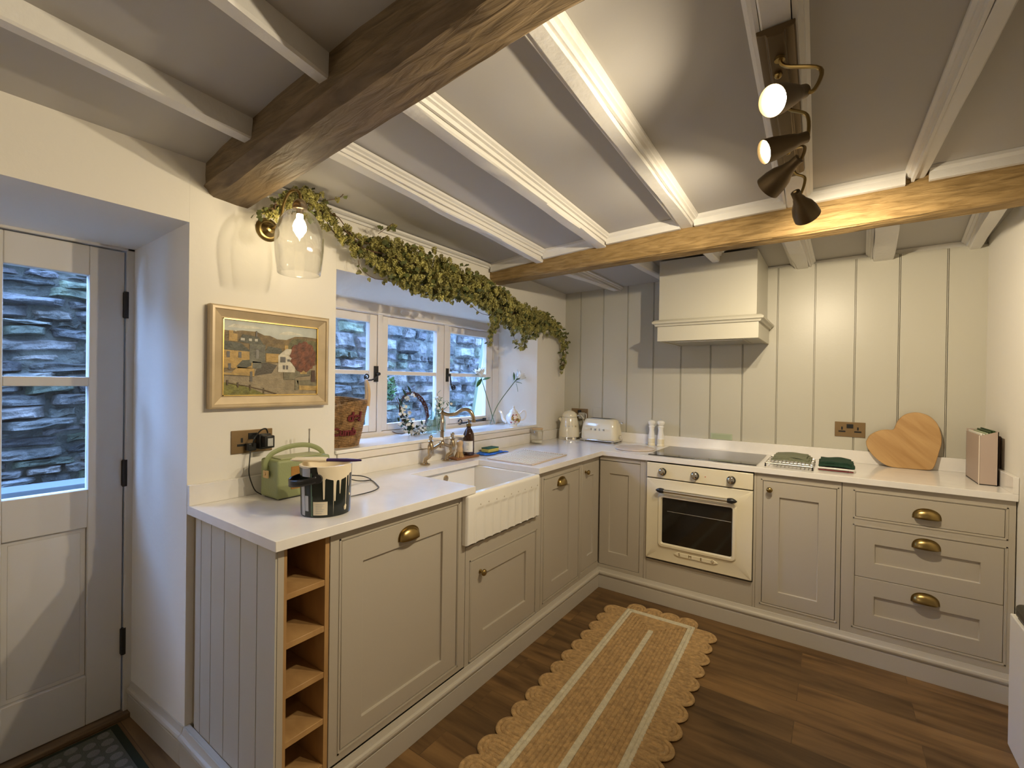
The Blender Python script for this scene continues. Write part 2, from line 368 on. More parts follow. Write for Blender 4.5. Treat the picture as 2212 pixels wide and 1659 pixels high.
# ------------------------------------------------------------------ beams and joists
def joist(y0, y1, xa0, xb0, xa1, xb1, z0, z1, label, group, mould=(0, 0), nails=0):
    """bottom face from x a..b at y0 (z0) to y1 (z1)"""
    r = empty('ceiling_joist', ((xa0+xb1)/2, (y0+y1)/2, min(z0, z1)), label, 'ceiling joist', group)
    b = B(); N = 14
    def sec(t, jit):
        y = lerp(y0, y1, t); xa, xb = lerp(xa0, xa1, t), lerp(xb0, xb1, t); z = lerp(z0, z1, t)
        j = lambda k: jit*.0035*noise.noise(Vector((y*3.1, k*5.3+xa0*7, 1.7)))
        zt = max(zc(xa, y), zc(xb, y))+.03
        return [(xa+j(1), y, z+.004+j(2)), (xa+.005+j(1), y, z+j(3)), (xb-.005+j(4), y, z+j(3)), (xb+j(4), y, z+.004+j(5)), (xb+j(4), y, zt), (xa+j(1), y, zt)]
    vs = []; fs = []
    for k in range(N+1): vs += sec(k/N, 2)
    for k in range(N):
        for i in range(6): i2 = (i+1) % 6; fs.append((k*6+i, k*6+i2, (k+1)*6+i2, (k+1)*6+i))
    fs += [tuple(range(6)), tuple(N*6+i for i in range(6))[::-1]]
    b.add(vs, fs); b.build('timber', M['joist'], r, smooth=True, angle=25)
    for sd, on in ((1, mould[1]), (-1, mould[0])):
        if on:
            b = B(); e0 = (xb0 if sd > 0 else xa0); e1 = (xb1 if sd > 0 else xa1)
            moulding(b, (e0, y0), (e1, y1), (sd, 0), .038, .032); b.build('moulding', M['joist'], r)
    return r
G = 'white painted ceiling joists'
ya, yb_ = -1.03, -2.545
def ex(x0, x1, t): return x0+(x1-x0)*t
joist(yb_, ya, .385, .435, .352, .405, 2.150, 2.086, 'white joist nearest the window wall, between the two oak beams', G, (1, 1))
joist(yb_, ya, .775, .835, .752, .811, 2.178, 2.108, 'white joist second from the window wall, between the two oak beams', G, (1, 1))
joist(yb_, ya, 1.235, 1.287, 1.213, 1.27, 2.208, 2.141, 'white joist just left of the spotlight bar, between the beams', G, (1, 1))
joist(yb_, ya, 1.708, 1.775, 1.668, 1.735, 2.222, 2.152, 'broad white joist the dark spotlight bar is fixed along', G, (1, 1))
joist(yb_, ya, 2.150, 2.205, 2.098, 2.128, 2.222, 2.172, 'knotted white joist right of the spotlight bar with a gap at its end', G, (1, 0))
joist(-3.62, -2.69, .375, .42, .292, .336, 2.135, 2.118, 'plain white joist nearest the door wall, left of the dark beam', G)
joist(-3.62, -2.69, .845, .90, .702, .748, 2.185, 2.160, 'plain white joist second from the door, left of the dark beam', G)
joist(-.91, 0, .36, .415, .42, .474, 2.072, 2.080, 'thin white joist behind the pale beam, left of the cooker hood', G, (0, 1))
joist(-.91, 0, .82, .87, .85, .905, 2.078, 2.085, 'thin white joist that meets the left corner of the cooker hood', G)
joist(-.91, -.488, 1.235, 1.28, 1.245, 1.29, 2.085, 2.088, 'short white joist that ends on the front of the cooker hood', G, (0, 1))
joist(-.91, 0, 1.62, 1.69, 1.647, 1.715, 2.095, 2.097, 'rounded white joist just right of the cooker hood', G, (1, 1))
joist(-.91, 0, 1.99, 2.075, 2.024, 2.12, 2.095, 2.091, 'widest white joist against the panelling, behind the pale beam', G, (1, 0))
joist(-.91, 0, 2.36, 2.42, 2.43, 2.476, 2.11, 2.103, 'white joist at the right wall above the panelling, with a gap beside it', G, (1, 0))

def oakbeam(name, label, m, x0, x1, prof, zb, N=70, amp=.008, seed=0):
    """prof(x) -> list of (y, z) around the section"""
    b = B(); vs = []; fs = []
    for k in range(N+1):
        x = lerp(x0, x1, k/N); P = prof(x); n = len(P)
        for i, (y, z) in enumerate(P):
            nv = noise.noise(Vector((x*4+seed, i*.9, seed)))+.5*noise.noise(Vector((x*13+seed, i*2.1, seed)))
            nw = noise.noise(Vector((x*5+seed, i*1.3+9, seed)))
            vs.append((x, y+amp*nv, z+amp*nw*.8))
    for k in range(N):
        for i in range(n): i2 = (i+1) % n; fs.append((k*n+i, k*n+i2, (k+1)*n+i2, (k+1)*n+i))
    fs += [tuple(range(n)), tuple(N*n+i for i in range(n))[::-1]]
    b.add(vs, fs); return b.build(name, m, smooth=True, angle=28, label=label, cat='ceiling beam')
def zb1(x): return 2.017+.098*x if x < 1.35 else 2.149+.03*(x-1.35)
def sub(P, q=3):
    o = []
    for i in range(len(P)):
        a, c = P[i], P[(i+1) % len(P)]
        for t in range(q): o.append((lerp(a[0], c[0], t/q), lerp(a[1], c[1], t/q)))
    return o
def prof1(x):
    z = zb1(x); zt = zc(x, -2.62)+.03
    ch = .030
    return sub([(-2.692, zt), (-2.694, z+ch+.012), (-2.700, z+ch), (-2.680+.012, z), (-2.55, z-.004), (-2.543, z+.006), (-2.540, zt)])
oakbeam('oak_beam', 'massive dark brown oak beam across the ceiling, lit at its wall end by the glass lamp', M['beam'], 0, W_, prof1, 2.0, 90, .005, 3)
def prof2(x):
    z = 2.008+.015*x+.006*sin(x*2.2); zt = zc(x, -1.0)+.02
    return sub([(-1.03, zt), (-1.036, z+.03), (-1.026, z+.004), (-1.01, z), (-.93, z-.002), (-.912, z+.012), (-.91, zt)])
oakbeam('oak_beam', 'pale golden oak beam running from the hops to above the right wall', M['beam2'], 0, W_, prof2, 2.0, 90, .006, 11)
b = B()
for a, c in ((.02, .352), (.415, .752), (.82, 1.213), (1.28, 1.668), (1.745, 2.07), (2.14, 2.50)):
    prof = [(0, 0), (.030, 0), (.030, -.012), (.020, -.022), (.020, -.052), (0, -.052)]
    for k in range(3):
        xa, xb = lerp(a, c, k/3), lerp(a, c, (k+1)/3)
        b.prism(prof, lambda u, v: (xa, -1.038-u, zc(xa, -1.05)+v), lambda u, v: (xb, -1.038-u, zc(xb, -1.05)+v))
b.build('trim_2', M['joist'], kind='structure')

# ------------------------------------------------------------------ window
wn = empty('window_1', (-.32, -1.3, 1.037), kind='structure')
xf, xb_ = -.298, -.328
b = B()
b.box(xb_-.03, xf, -2.27, -.53, 1.735, 1.81); b.box(xb_-.03, xf+.012, -2.27, -.53, 1.738, 1.750)
b.box(xb_-.03, xf, -2.27, -.53, 1.022, 1.062)
b.box(xb_-.03, xf, -.60, -.53, 1.06, 1.74); b.box(xb_-.03, xf, -1.688, -1.655, 1.06, 1.74); b.box(xb_-.03, xf, -1.135, -1.10, 1.06, 1.74); b.box(xb_-.03, xf, -2.27, -2.20, 1.06, 1.74)
b.build('window_frame', M['win'], wn, bevel=.003)
b = B(); vy0, vy1, vz = -1.52, -1.262, 1.772
b.tube([(xf+.001, y, z) for y, z in [(vy0+.01, vz-.012), (vy1-.01, vz-.012)]+[(vy1-.01+.012*sin(k*pi/6), vz-.012*cos(k*pi/6)) for k in range(1, 6)]+[(vy1-.01, vz+.012), (vy0+.01, vz+.012)]+[(vy0+.01-.012*sin(k*pi/6), vz+.012*cos(k*pi/6)) for k in range(1, 6)]], .0018, 6, closed=True)
b.build('trickle_vent', M['win'], wn, smooth=True)
def casement(y0, y1, gy0, gy1):
    b = B(); z0, z1 = 1.064, 1.733; g0, g1 = 1.103, 1.688; x0, x1 = xb_-.012, xf-.006
    b.box(x0, x1, y0, gy0, z0, z1); b.box(x0, x1, gy1, y1, z0, z1); b.box(x0, x1, gy0, gy1, z0, g0); b.box(x0, x1, gy0, gy1, g1, z1)
    o = b.build('casement', M['win'], wn, bevel=.003)
    b = B(); b.box(x0+.012, x1-.006, gy0, gy1, 1.391, 1.415); b.build('glazing_bar', M['win'], o, bevel=.003)
    b = B(); b.box(x0+.010, x0+.014, gy0, gy1, g0, g1); b.build('pane', M['pane'], o)
    return o
casement(-2.198, -1.690, -2.13, -1.742); casement(-1.653, -1.137, -1.612, -1.205); casement(-1.098, -.602, -1.075, -.678)
def catch(y, z, d, ang):
    b = B(); b.box(xf-.006, xf+.006, y-.012, y+.012, z-.045, z+.045)
    b.cyl((xf, y, z), (xf+.03, y, z), .009)
    pts = [(xf+.028, y, z)]
    L = .085
    for k in range(1, 9): t = k/8; pts.append((xf+.03, y+d*L*t*cos(ang), z-L*t*sin(ang)-.012*sin(pi*t)))
    cx, cz = pts[-1][1], pts[-1][2]
    for k in range(1, 19):
        a = k/18*2.9*pi; r = .020*(1-k/24)
        aa = -ang-pi/2 if d < 0 else -ang-pi/2
        pts.append((xf+.03, cx+d*(r*sin(a))*cos(ang) + (0 if True else 0) + (sin(ang)*(.02-r*cos(a))*d), cz-(r*sin(a))*sin(ang)+cos(ang)*(.02-r*cos(a))))
    b.tube(pts, .0042, 8); return b.build('window_catch', M['iron'], wn, smooth=True, label='black wrought catch with a curled tail')
catch(-1.700, 1.395, -1, radians(25)); catch(-1.112, 1.40, 1, radians(80))
b = B(); b.tube(curve([(xf+.008, -.71, 1.075), (xf+.014, -.82, 1.074), (xf+.014, -.93, 1.066), (xf+.012, -.975, 1.065)], 4), .006, 8)
pts = [(xf+.012, -.985-.018*cos(a/10*5)*1, 1.075+.018*sin(a/10*5)) for a in range(0, 12)]
b.tube(pts, .004, 8); b.box(xf, xf+.01, -.72, -.69, 1.066, 1.086); b.build('window_stay', M['iron'], wn, smooth=True)
b = B(); b.box(-.385, .012, -2.16, -.44, 1.020, 1.037); b.build('trim_3', M['white'], kind='structure', bevel=.003)

# ------------------------------------------------------------------ door
dr = empty('door_1', (-.50, -3.2, 0), kind='structure'); XD = -.47
DA, DB = -3.56, -2.797; z0, z1 = .022, 1.857; gw = ((-3.49, -3.32), (-3.115, -2.906))
b = B(); xa = XD-.042
st = [DA, -3.455, -3.235, -3.125, -2.903, DB]  # stiles
for a, c in ((DA, -3.455), (-3.235, -3.125), (-2.903, DB)): b.box(xa, XD, a, c, z0, z1)
for a, c in ((-3.455, -3.235), (-3.125, -2.903)):
    for q, r_ in ((z0, .212), (.782, .928), (1.322, 1.357), (1.745, z1)): b.box(xa, XD, a, c, q, r_)
    # raised panel
    b.box(xa+.01, XD-.014, a, c, .212, .782)
    b.hexa([(XD-.014, a+.015, .227), (XD-.014, c-.015, .227), (XD-.014, c-.015, .767), (XD-.014, a+.015, .767)],
           [(XD-.004, a+.045, .262), (XD-.004, c-.045, .262), (XD-.004, c-.045, .732), (XD-.004, a+.045, .732)])
dl = b.build('door_leaf', M['door'], dr, bevel=.003)
b = B()
for a, c in ((-3.455, -3.235), (-3.125, -2.903)):
    for q, r_ in ((.928, 1.322), (1.357, 1.745)): b.box(XD-.024, XD-.020, a, c, q, r_)
b.build('glass_panes', M['pane'], dl)
b = B()
b.box(XO, XD+.012, DB+.004, -2.757, 0, 1.90); b.box(XO, XD+.012, DY0, DA-.004, 0, 1.90); b.box(XO, XD+.012, DY0, -2.757, 1.861, 1.91)
b.build('door_frame', M['door'], dr, bevel=.003)
for zz in (1.646, .975, .30):
    b = B(); b.cyl((XD+.008, DB+.003, zz-.053), (XD+.008, DB+.003, zz+.053), .0085, n=12); b.box(XD-.002, XD+.004, DB-.006, DB+.012, zz-.05, zz+.05)
    b.build('door_hinge', M['iron'], dr, smooth=True)
b = B(); b.box(XO, -.428, DY0, -2.757, 0, .018); b.build('door_sill', M['thresh'], dr, bevel=.003)

# skirting
SK = [(0, 0), (.015, 0), (.015, .080), (.010, .083), (.010, .087), (.019, .091), (.021, .099), (.018, .107), (.010, .111), (.007, .118), (.004, .130), (0, .130)]
def skirt(b, p, q, nrm, m0=(0, 0), m1=(0, 0), off=0):
    """p,q (x,y) floor line, outward normal; m0/m1 mitre extension along direction per unit of projection"""
    dx, dy = q[0]-p[0], q[1]-p[1]; L = sqrt(dx*dx+dy*dy); ux, uy = dx/L, dy/L
    b.prism(SK, lambda u, v: (p[0]+nrm[0]*u-ux*m0*u, p[1]+nrm[1]*u-uy*m0*u, v), lambda u, v: (q[0]+nrm[0]*u+ux*m1*u, q[1]+nrm[1]*u+uy*m1*u, v))
b = B(); skirt(b, (-.455, -2.765), (-.0005, -2.7425), (0, -1), 0, 0); b.build('baseboard_left', M['skirt'], kind='structure', bevel=.001)
b = B(); skirt(b, (.001, YB), (.001, -3.63), (1, 0), 0, 0); b.build('baseboard_door_side', M['skirt'], kind='structure')

# ------------------------------------------------------------------ outside: stone wall, ground, timbers
def stones(b, tints, x, ya, yb, z0, z1, hmin, hmax, lmin, lmax, green=.3):
    z = z0; wv = lambda y, z: .030*noise.noise(Vector((y*1.3, z*1.2, x)))
    while z < z1:
        h = random.uniform(hmin, hmax); y = ya-random.uniform(0, lmax)
        while y < yb:
            l = random.uniform(lmin, lmax)*(.5+.7*h/hmax); d = random.uniform(-.035, .045); sk = random.uniform(-.35, .35)*h; sd = random.random()*99
            h2 = h*random.uniform(.92, 1.12); nu, nv = 6, 5; vs = []; fs = []
            for j in range(nv+1):
                for i in range(nu+1):
                    u, v = i/nu, j/nv; eu, ev = min(u, 1-u)*l, min(v, 1-v)*h2; e = min(eu, ev)
                    k = min(1, e/(.16*h)); rnd_ = .010*noise.noise(Vector((u*2, v*2, sd)))
                    py = y+.001+(l-.002)*u+sk*(v-.5)*(1 if .1 < u < .9 else .6)+rnd_
                    pz = z+.001+(h2-.002)*v+.018*noise.noise(Vector((u*2.2, v*1.5, sd+7)))+wv(py, z)
                    px = x+(d*k-.045*(1-k)**1.5)+.022*noise.noise(Vector((u*3+sd, v*3, 3)))*k
                    vs.append((px, py, pz))
            for j in range(nv):
                for i in range(nu): q = j*(nu+1)+i; fs.append((q, q+1, q+nu+2, q+nu+1))
            nf = len(b.f); b.add(vs, fs)
            v = random.uniform(.4, 1.4)*.088; gr = random.random() < green*.5
            col = (v*.82, v*.95, v*.62) if gr else (v*random.uniform(.95, 1.15), v, v*random.uniform(.85, 1.05))
            tints += [col]*(len(b.f)-nf); y += l
        z += h
b = B(); T = []
stones(b, T, -1.75, -2.5, 2.8, -.1, 2.06, .055, .17, .12, .36)
stones(b, T, -1.55, -5.2, -2.45, -.1, 2.12, .022, .075, .10, .34, .3)
b.box(-2.0, -1.785, -2.5, 2.9, -.1, 2.0); b.box(-1.9, -1.582, -5.4, -2.4, -.1, 2.08); T += [(.05, .05, .04)]*12
wo = b.build('wall_outside', M['stone'], kind='structure', fix=False)
me = wo.data; at = me.attributes.new('tint', 'FLOAT_COLOR', 'CORNER')
data = []
for p, c in zip(me.polygons, T):
    for _ in p.loop_indices: data += [c[0], c[1], c[2], 1]
at.data.foreach_set('color', data)
b = B(); b.box(-9, -.57, -7, 5, -.3, -.12); b.build('ground', M['ground'], kind='structure')
def plank(p0, p1, wv, tv, label, m=None):
    p0, p1, wv, tv = map(Vector, (p0, p1, wv, tv)); b = B()
    b.hexa([p0, p0+wv, p0+wv+tv, p0+tv], [p1, p1+wv, p1+wv+tv, p1+tv]); return b.build('timber_plank', m or M['timber'], bevel=.003, label=label, cat='plank', group='timbers leaning outside the window')
plank((-1.30, .30, .62), (-1.52, .83, 1.86), (0, .15, -.03), (-.045, 0, -.01), 'wide pale new timber plank leaning against the stone wall outside the right casement')
plank((-1.28, .56, .62), (-1.50, .99, 1.60), (0, .03, 0), (-.03, 0, 0), 'narrow grey batten leaning beside the wide pale plank outside', mat('weathered_batten', (.07, .07, .085), .8))
b = B(); b.box(-1.28, -1.12, -3.10, -2.55, .80, .84); b.box(-1.26, -1.20, -3.08, -3.02, -.12, .80); b.box(-1.26, -1.20, -2.65, -2.59, -.12, .80)
b.build('garden_bench', mat('bench_paint', (.13, .15, .16), .7), bevel=.003, label='pale blue-grey bench top seen low through the glass of the door', cat='bench')
def leafcloud(b, c, r, n, size, seed=1, mats=1):
    rnd = random.Random(seed)
    for _ in range(n):
        d = Vector((rnd.gauss(0, 1), rnd.gauss(0, 1), rnd.gauss(0, 1))).normalized()*rnd.uniform(.3, 1)
        p = Vector(c)+Vector((d.x*r[0], d.y*r[1], d.z*r[2])); q = Vector((rnd.gauss(0, 1), rnd.gauss(0, 1), rnd.gauss(0, 1))).normalized()
        t = q.orthogonal().normalized(); s2 = q.cross(t); L = size*rnd.uniform(.6, 1.2)
        b.cur = rnd.randrange(mats)
        b.add([p-t*L*.5, p+s2*L*.28+q*L*.05, p+t*L*.5, p-s2*L*.28+q*L*.05], [(0, 1, 2, 3)])
for c, r, lab, sd in (((-1.58, -.62, 1.28), (.12, .16, .14), 'green shrub growing from the stone wall behind the twig wreath', 4), ((-1.55, -1.92, 1.28), (.12, .12, .22), 'dark ivy clump on the stone wall behind the basket', 5)):
    b = B(); leafcloud(b, c, r, 700, .045, sd, 2); b.build('wall_shrub', [M['leaf'], M['leafdk']], label=lab, cat='shrub', fix=False)

# ------------------------------------------------------------------ fitted cabinets
XF, YF = .5706, -.5463
LF = lambda u, v, n: (XF+n, u, v)          # left run: u = y
BF = lambda u, v, n: (u, YF-n, v)          # back run: u = x
class F(B):
    def __init__(s, fr): super().__init__(); s.fr = fr
    def fb(s, u0, u1, v0, v1, n0, n1):
        P = [s.fr(*p) for p in ((u0,v0,n0),(u1,v0,n0),(u1,v1,n0),(u0,v1,n0),(u0,v0,n1),(u1,v0,n1),(u1,v1,n1),(u0,v1,n1))]
        return s.add(P, [(0,3,2,1),(4,5,6,7),(0,1,5,4),(1,2,6,5),(2,3,7,6),(3,0,4,7)])
def cab(fr, u0, u1, label, cat='base cabinet', v0=.100, v1=.879, depth=.545, name='base_cabinet', gap=.0008, front=True):
    p = fr((u0+u1)/2, 0, -depth/2)
    r = empty(name, (p[0], p[1], v0), label, cat)
    b = F(fr); b.fb(u0+gap, u1-gap, v0, v1, -depth, -.024); b.build('carcass', M['cab'], r)
    return r
def faceframe(fr, r, u0, u1, v0, v1, opens, gap=.0009):
    """boxes around openings (stacked vertically, equal width)"""
    b = F(fr); u0 += gap; u1 -= gap
    a, c = opens[0][0], opens[0][1]
    b.fb(u0, a, v0, v1, -.024, 0); b.fb(c, u1, v0, v1, -.024, 0); z = v0
    for o in opens: b.fb(a, c, z, o[2], -.024, 0); z = o[3]
    b.fb(a, c, z, v1, -.024, 0)
    for a, c, q, s in opens:   # cock bead
        for e in ((a-.0085, a-.0035, q-.0085, s+.0085), (c+.0035, c+.0085, q-.0085, s+.0085), (a-.0085, c+.0085, q-.0085, q-.0035), (a-.0085, c+.0085, s+.0035, s+.0085)):
            b.fb(e[0], e[1], e[2], e[3], 0, .0022)
    b.build('face_frame', M['cab'], r)
def door(fr, r, u0, u1, v0, v1, rec=None, name='cabinet_door', g=.0022):
    b = F(fr); u0 += g; u1 -= g; v0 += g; v1 -= g; t = -.020
    if rec:
        a, c, q, s = rec
        Q = lambda a_, c_, q_, s_, n_: [fr(a_, q_, n_), fr(c_, q_, n_), fr(c_, s_, n_), fr(a_, s_, n_)]
        b.add(Q(u0, u1, v0, v1, t)+Q(u0, u1, v0, v1, -.0005)+Q(a, c, q, s, -.0005)+Q(a+.001, c-.001, q+.001, s-.001, -.0095),
              [(3, 2, 1, 0)]+[(k*4+i, k*4+(i+1) % 4, k*4+4+(i+1) % 4, k*4+4+i) for k in range(3) for i in range(4)]+[(12, 13, 14, 15)])
    else: b.fb(u0, u1, v0, v1, t, -.0005)
    return b.build(name, M['cab'], r, bevel=.0012, seg=1)
def cup(fr, parent, u, v, w=.045, h=.042):
    b = F(fr)
    def fn(s, t):
        a = pi*s; rr_ = sin(a)**.6 if sin(a) > 0 else 0; q = pi/2*t
        return fr(u-w*cos(a), v-.018+h*rr_*cos(q), .001+.024*rr_*sin(q))
    b.grid(fn, 24, 8)
    pl = [(-w-.006, -.018), (w+.006, -.018)]+[((w+.006)*cos(pi*i/20), -.018+(h+.006)*sin(pi*i/20)**.7) for i in range(1, 20)]
    b.prism(pl, lambda x, y: fr(u+x, v+y, 0), lambda x, y: fr(u+x, v+y, .0015))
    return b.build('cup_handle', M['brass'], parent, smooth=True, angle=60, solid=.0012, label='aged brass cup handle')
def knob(fr, parent, u, v):
    o = Vector(fr(u, v, 0)); ax = Vector(fr(u, v, 1))-o
    b = B(); b.lathe([(.010, 0), (.010, .002), (.005, .005), (.005, .012), (.013, .017), (.0155, .022), (.013, .028), (.006, .031), (0, .0315)], o, 20, ax)
    return b.build('knob', M['brass'], parent, smooth=True, angle=50, label='aged brass knob')

# end panel with wine rack
r = empty('wine_rack_cabinet', (.3, -2.64, .10), 'open oak-lined wine rack cabinet at the near end with a grooved end panel', 'wine rack')
b = B(); b.box(.028, .5706, -2.7185, -2.7005, .10, .879)
b.build('end_post', M['cab'], r)
b = B(); gx = [.030, .077, .156, .254, .361, .465, .5706]
for i in range(6):
    b.box(gx[i]+.002, gx[i+1]-.002, -2.7245, -2.7186, .13, .8785)
    if i: b.box(gx[i]-.0008, gx[i]+.0008, -2.7225, -2.7186, .13, .8785)
b.build('grooved_end_panel', mat('end_panel_paint', (.52, .49, .42), .45), r)
b = B(); b.box(.0015, .026, -2.7185, -2.700, .131, .8785); b.build('scribe_strip', mat('scribe_strip', (.27, .22, .15), .6), r)
b = B(); y0, y1 = -2.700, -2.554; x1 = XF-.003
b.box(.05, x1, y0, y0+.010, .10, .879); b.box(.05, x1, y1-.014, y1, .10, .879); b.box(.05, .062, y0, y1, .10, .879); b.box(.05, x1, y0, y1, .10, .112); b.box(.05, x1, y0, y1, .868, .879)
b.build('oak_lining', M['oak'], r)
for z in (.718, .574, .430, .284, .140):
    b = B(); b.box(.062, XF-.004, y0+.010, y1-.014, z, z+.018); b.build('shelf', M['oak'], r, bevel=.001, seg=1)
# integrated appliance cabinet
r = cab(LF, -2.553, -1.907, 'wide base cabinet with tall door and brass cup handle, between wine rack and sink')
faceframe(LF, r, -2.553, -1.907, .135, .879, [(-2.512, -1.958, .165, .842)])
d = door(LF, r, -2.512, -1.958, .165, .842, (-2.428, -2.046, .227, .753)); cup(LF, d, -2.228, .792)
b = F(LF); b.fb(-2.552, -1.908, .122, .134, -.03, -.012); b.build('shadow_gap', M['dark'], r)
# sink cabinet
r = cab(LF, -1.906, -1.288, 'base cabinet below the white sink with a low square door and small knob', v1=.640)
faceframe(LF, r, -1.906, -1.288, .10, .645, [(-1.868, -1.340, .142, .572)])
d = door(LF, r, -1.868, -1.340, .142, .572, (-1.778, -1.430, .235, .493)); knob(LF, d, -1.803, .511)
b = F(LF); b.fb(-1.325, -1.289, .646, .879, -.024, 0); b.fb(-1.330, -1.289, .646, .879, -.545, -.024); b.build('side_stile', M['cab'], r)
# cupboard with cup handle, then corner pair
r = cab(LF, -1.287, -.822, 'narrow base cabinet right of the sink with a brass cup handle at its top')
faceframe(LF, r, -1.287, -.822, .10, .879, [(-1.255, -.842, .162, .828)])
d = door(LF, r, -1.255, -.842, .162, .828, (-1.165, -.965, .242, .758)); cup(LF, d, -1.064, .788)
r = empty('corner_cabinet', (.3, -.35, .10), 'corner base cabinet whose two hinged door leaves meet in the inner corner, small knob', 'corner cabinet')
b = B(); b.box(.005, XF-.024, -.821, -.012, .10, .879); b.box(XF-.024, .880, YF+.024, -.012, .10, .879); b.build('carcass', M['cab'], r)
b = F(LF); b.fb(-.8205, -.800, .10, .879, -.024, 0); b.fb(-.800, -.549, .848, .879, -.024, 0); b.fb(-.800, -.549, .10, .170, -.024, 0)
b.fr = BF; b.fb(.5735, .852, .848, .879, -.024, 0); b.fb(.5735, .852, .10, .152, -.024, 0); b.fb(.852, .880, .10, .879, -.024, 0); b.fb(XF-.024, .5735, .10, .152, -.024, 0)
b.build('face_frame', M['cab'], r, bevel=.001, seg=1)
d = door(LF, r, -.800, -.549, .170, .848, (-.715, -.632, .250, .762), 'cabinet_door'); knob(LF, d, -.755, .795)
door(BF, r, .5745, .852, .152, .846, (.645, .775, .245, .764), 'cabinet_door')
# oven housing
r = empty('oven_housing', (1.19, -.28, .10), 'plain painted housing around and below the cream oven', 'base cabinet')
b = B(); b.box(.881, .897, YF+.024, -.012, .10, .879); b.box(1.497, 1.509, YF+.024, -.012, .10, .879); b.box(.897, 1.497, YF+.024, -.012, .10, .262); b.box(.897, 1.497, -.03, -.012, .262, .879); b.build('carcass', M['cab'], r)
b = F(BF); b.fb(.881, .8975, .10, .879, -.024, 0); b.fb(1.4965, 1.509, .10, .879, -.024, 0); b.fb(.8975, 1.4965, .10, .262, -.024, -.003); b.build('front_panel', M['cab'], r, bevel=.001, seg=1)
# single door cabinet
r = cab(BF, 1.509, 1.892, 'base cabinet with one tall narrow door and small knob, right of the oven', depth=.53)
faceframe(BF, r, 1.509, 1.892, .10, .879, [(1.540, 1.872, .168, .838)])
d = door(BF, r, 1.540, 1.872, .168, .838, (1.620, 1.795, .243, .756)); knob(BF, d, 1.574, .794)
# drawers
r = cab(BF, 1.893, 2.500, 'base cabinet with three drawers and brass cup handles beside the right wall', depth=.53)
faceframe(BF, r, 1.893, 2.500, .10, .879, [(1.948, 2.468, .170, .668), (1.948, 2.468, .714, .838)])
for q, s, rec, hv in ((.714, .838, None, .768), (.4195, .668, (2.027, 2.394, .497, .590), .628), (.170, .4205, (2.027, 2.394, .243, .335), .374)):
    d = door(BF, r, 1.948, 2.468, q, s, rec, 'drawer', g=.0016); cup(BF, d, 2.213, hv)
# plinth skirting round the run
b = B(); b.box(.0005, .5715, -2.742, -2.7255, 0, .130); skirt(b, (.0005, -2.742), (.5715, -2.742), (0, -1), 0, 1); skirt(b, (.5715, -2.742), (.5715, -.5473), (1, 0), 1, -1); skirt(b, (.5715, -.5473), (2.503, -.5473), (0, -1), -1, 0)
b.build('plinth', M['skirt'], bevel=.0008, seg=1, label='moulded painted plinth skirting that runs along the foot of all the cabinets', cat='plinth')

# worktop
b = B(); P = [(.0015, -2.7414), (.6006, -2.7414), (.6006, -1.878), (.189, -1.878), (.189, -1.358), (.6006, -1.358), (.6006, -.5636), (2.5025, -.5636), (2.5025, -.0015), (.0015, -.0015)]
b.prism(P, lambda x, y: (x, y, .8795), lambda x, y: (x, y, .91))
wt = b.build('worktop', M['quartz'], bevel=.0015, label='long white quartz worktop turning the corner under all the kitchen things', cat='worktop')
WL[wt] = WL[wt]
for bx in ((.0015, .019, -2.7414, -.019, .9102, .982), (.0015, 2.484, -.019, -.0015, .9102, .983), (2.4845, 2.5025, -.5636, -.0015, .9102, .983)):
    b = B(); b.box(*bx); o = b.build('upstand', M['quartz'], wt, bevel=.001)
b = B(); b.box(.0015, .010, -2.15, -.44, .984, 1.018); b.build('trim_4', M['win'], kind='structure', bevel=.002)

# sink
r = empty('butler_sink', (.33, -1.63, .655), 'white fluted ceramic butler sink set in the worktop below the tap', 'sink')
b = B(); y0, y1, x0, x1, z0, z1, t = -1.904, -1.335, .12, .572, .648, .8785, .028
b.box(x0, x1, y0, y0+t, z0, z1); b.box(x0, x1, y1-t, y1, z0, z1); b.box(x0, x0+t+.02, y0+t, y1-t, z0, z1); b.box(x0+t+.02, x1, y0+t, y1-t, z0, z0+.03)
b.build('basin', M['ceramic'], r, bevel=.006, seg=3)
b = B(); NU, NV = 160, 40; ya_, yb2 = -1.931, -1.348
def front(u, v):
    y = lerp(ya_, yb2, u); bot = .664+.004*abs(sin((y-ya_)/.0583*pi)); z = lerp(bot, .8785, v)
    dx = 0
    if ya_+.05 < y < yb2-.03 and z < .815:
        k = ((y-ya_)/.0583) % 1; kk = abs(k-.5)*2
        if z > .79: kk = max(kk, 1-sqrt(max(0, (.815-z)/.025)))
        dx = -.0034*sqrt(max(0, 1-kk**2))*min(1, max(0, (.815-z)/.012))
    e = min(y-ya_, yb2-y); 
    if e < .012: dx -= .012*(1-sqrt(max(0, 1-(1-e/.012)**2)))
    if v > .95: dx -= .006*(v-.95)/.05*((v-.95)/.05)
    return (.6015+dx, y, z)
b.grid(front, NU, NV); g = [front(i/NU, 1) for i in range(NU+1)]; n = len(b.v)
b.add(g+[(.572, p[1], .8785) for p in g], [(i, i+1, NU+2+i, NU+1+i) for i in range(NU)])
g = [front(i/NU, 0) for i in range(NU+1)]; b.add(g+[(.572, p[1], p[2]) for p in g], [(i, i+1, NU+2+i, NU+1+i) for i in range(NU)])
for u in (0, 1):
    g = [front(u, j/NV) for j in range(NV+1)]; b.add(g+[(.572, p[1], p[2]) for p in g], [(i, i+1, NV+2+i, NV+1+i) for i in range(NV)])
b.box(.572, .5722, ya_, yb2, .668, .878)
b.cur = 1
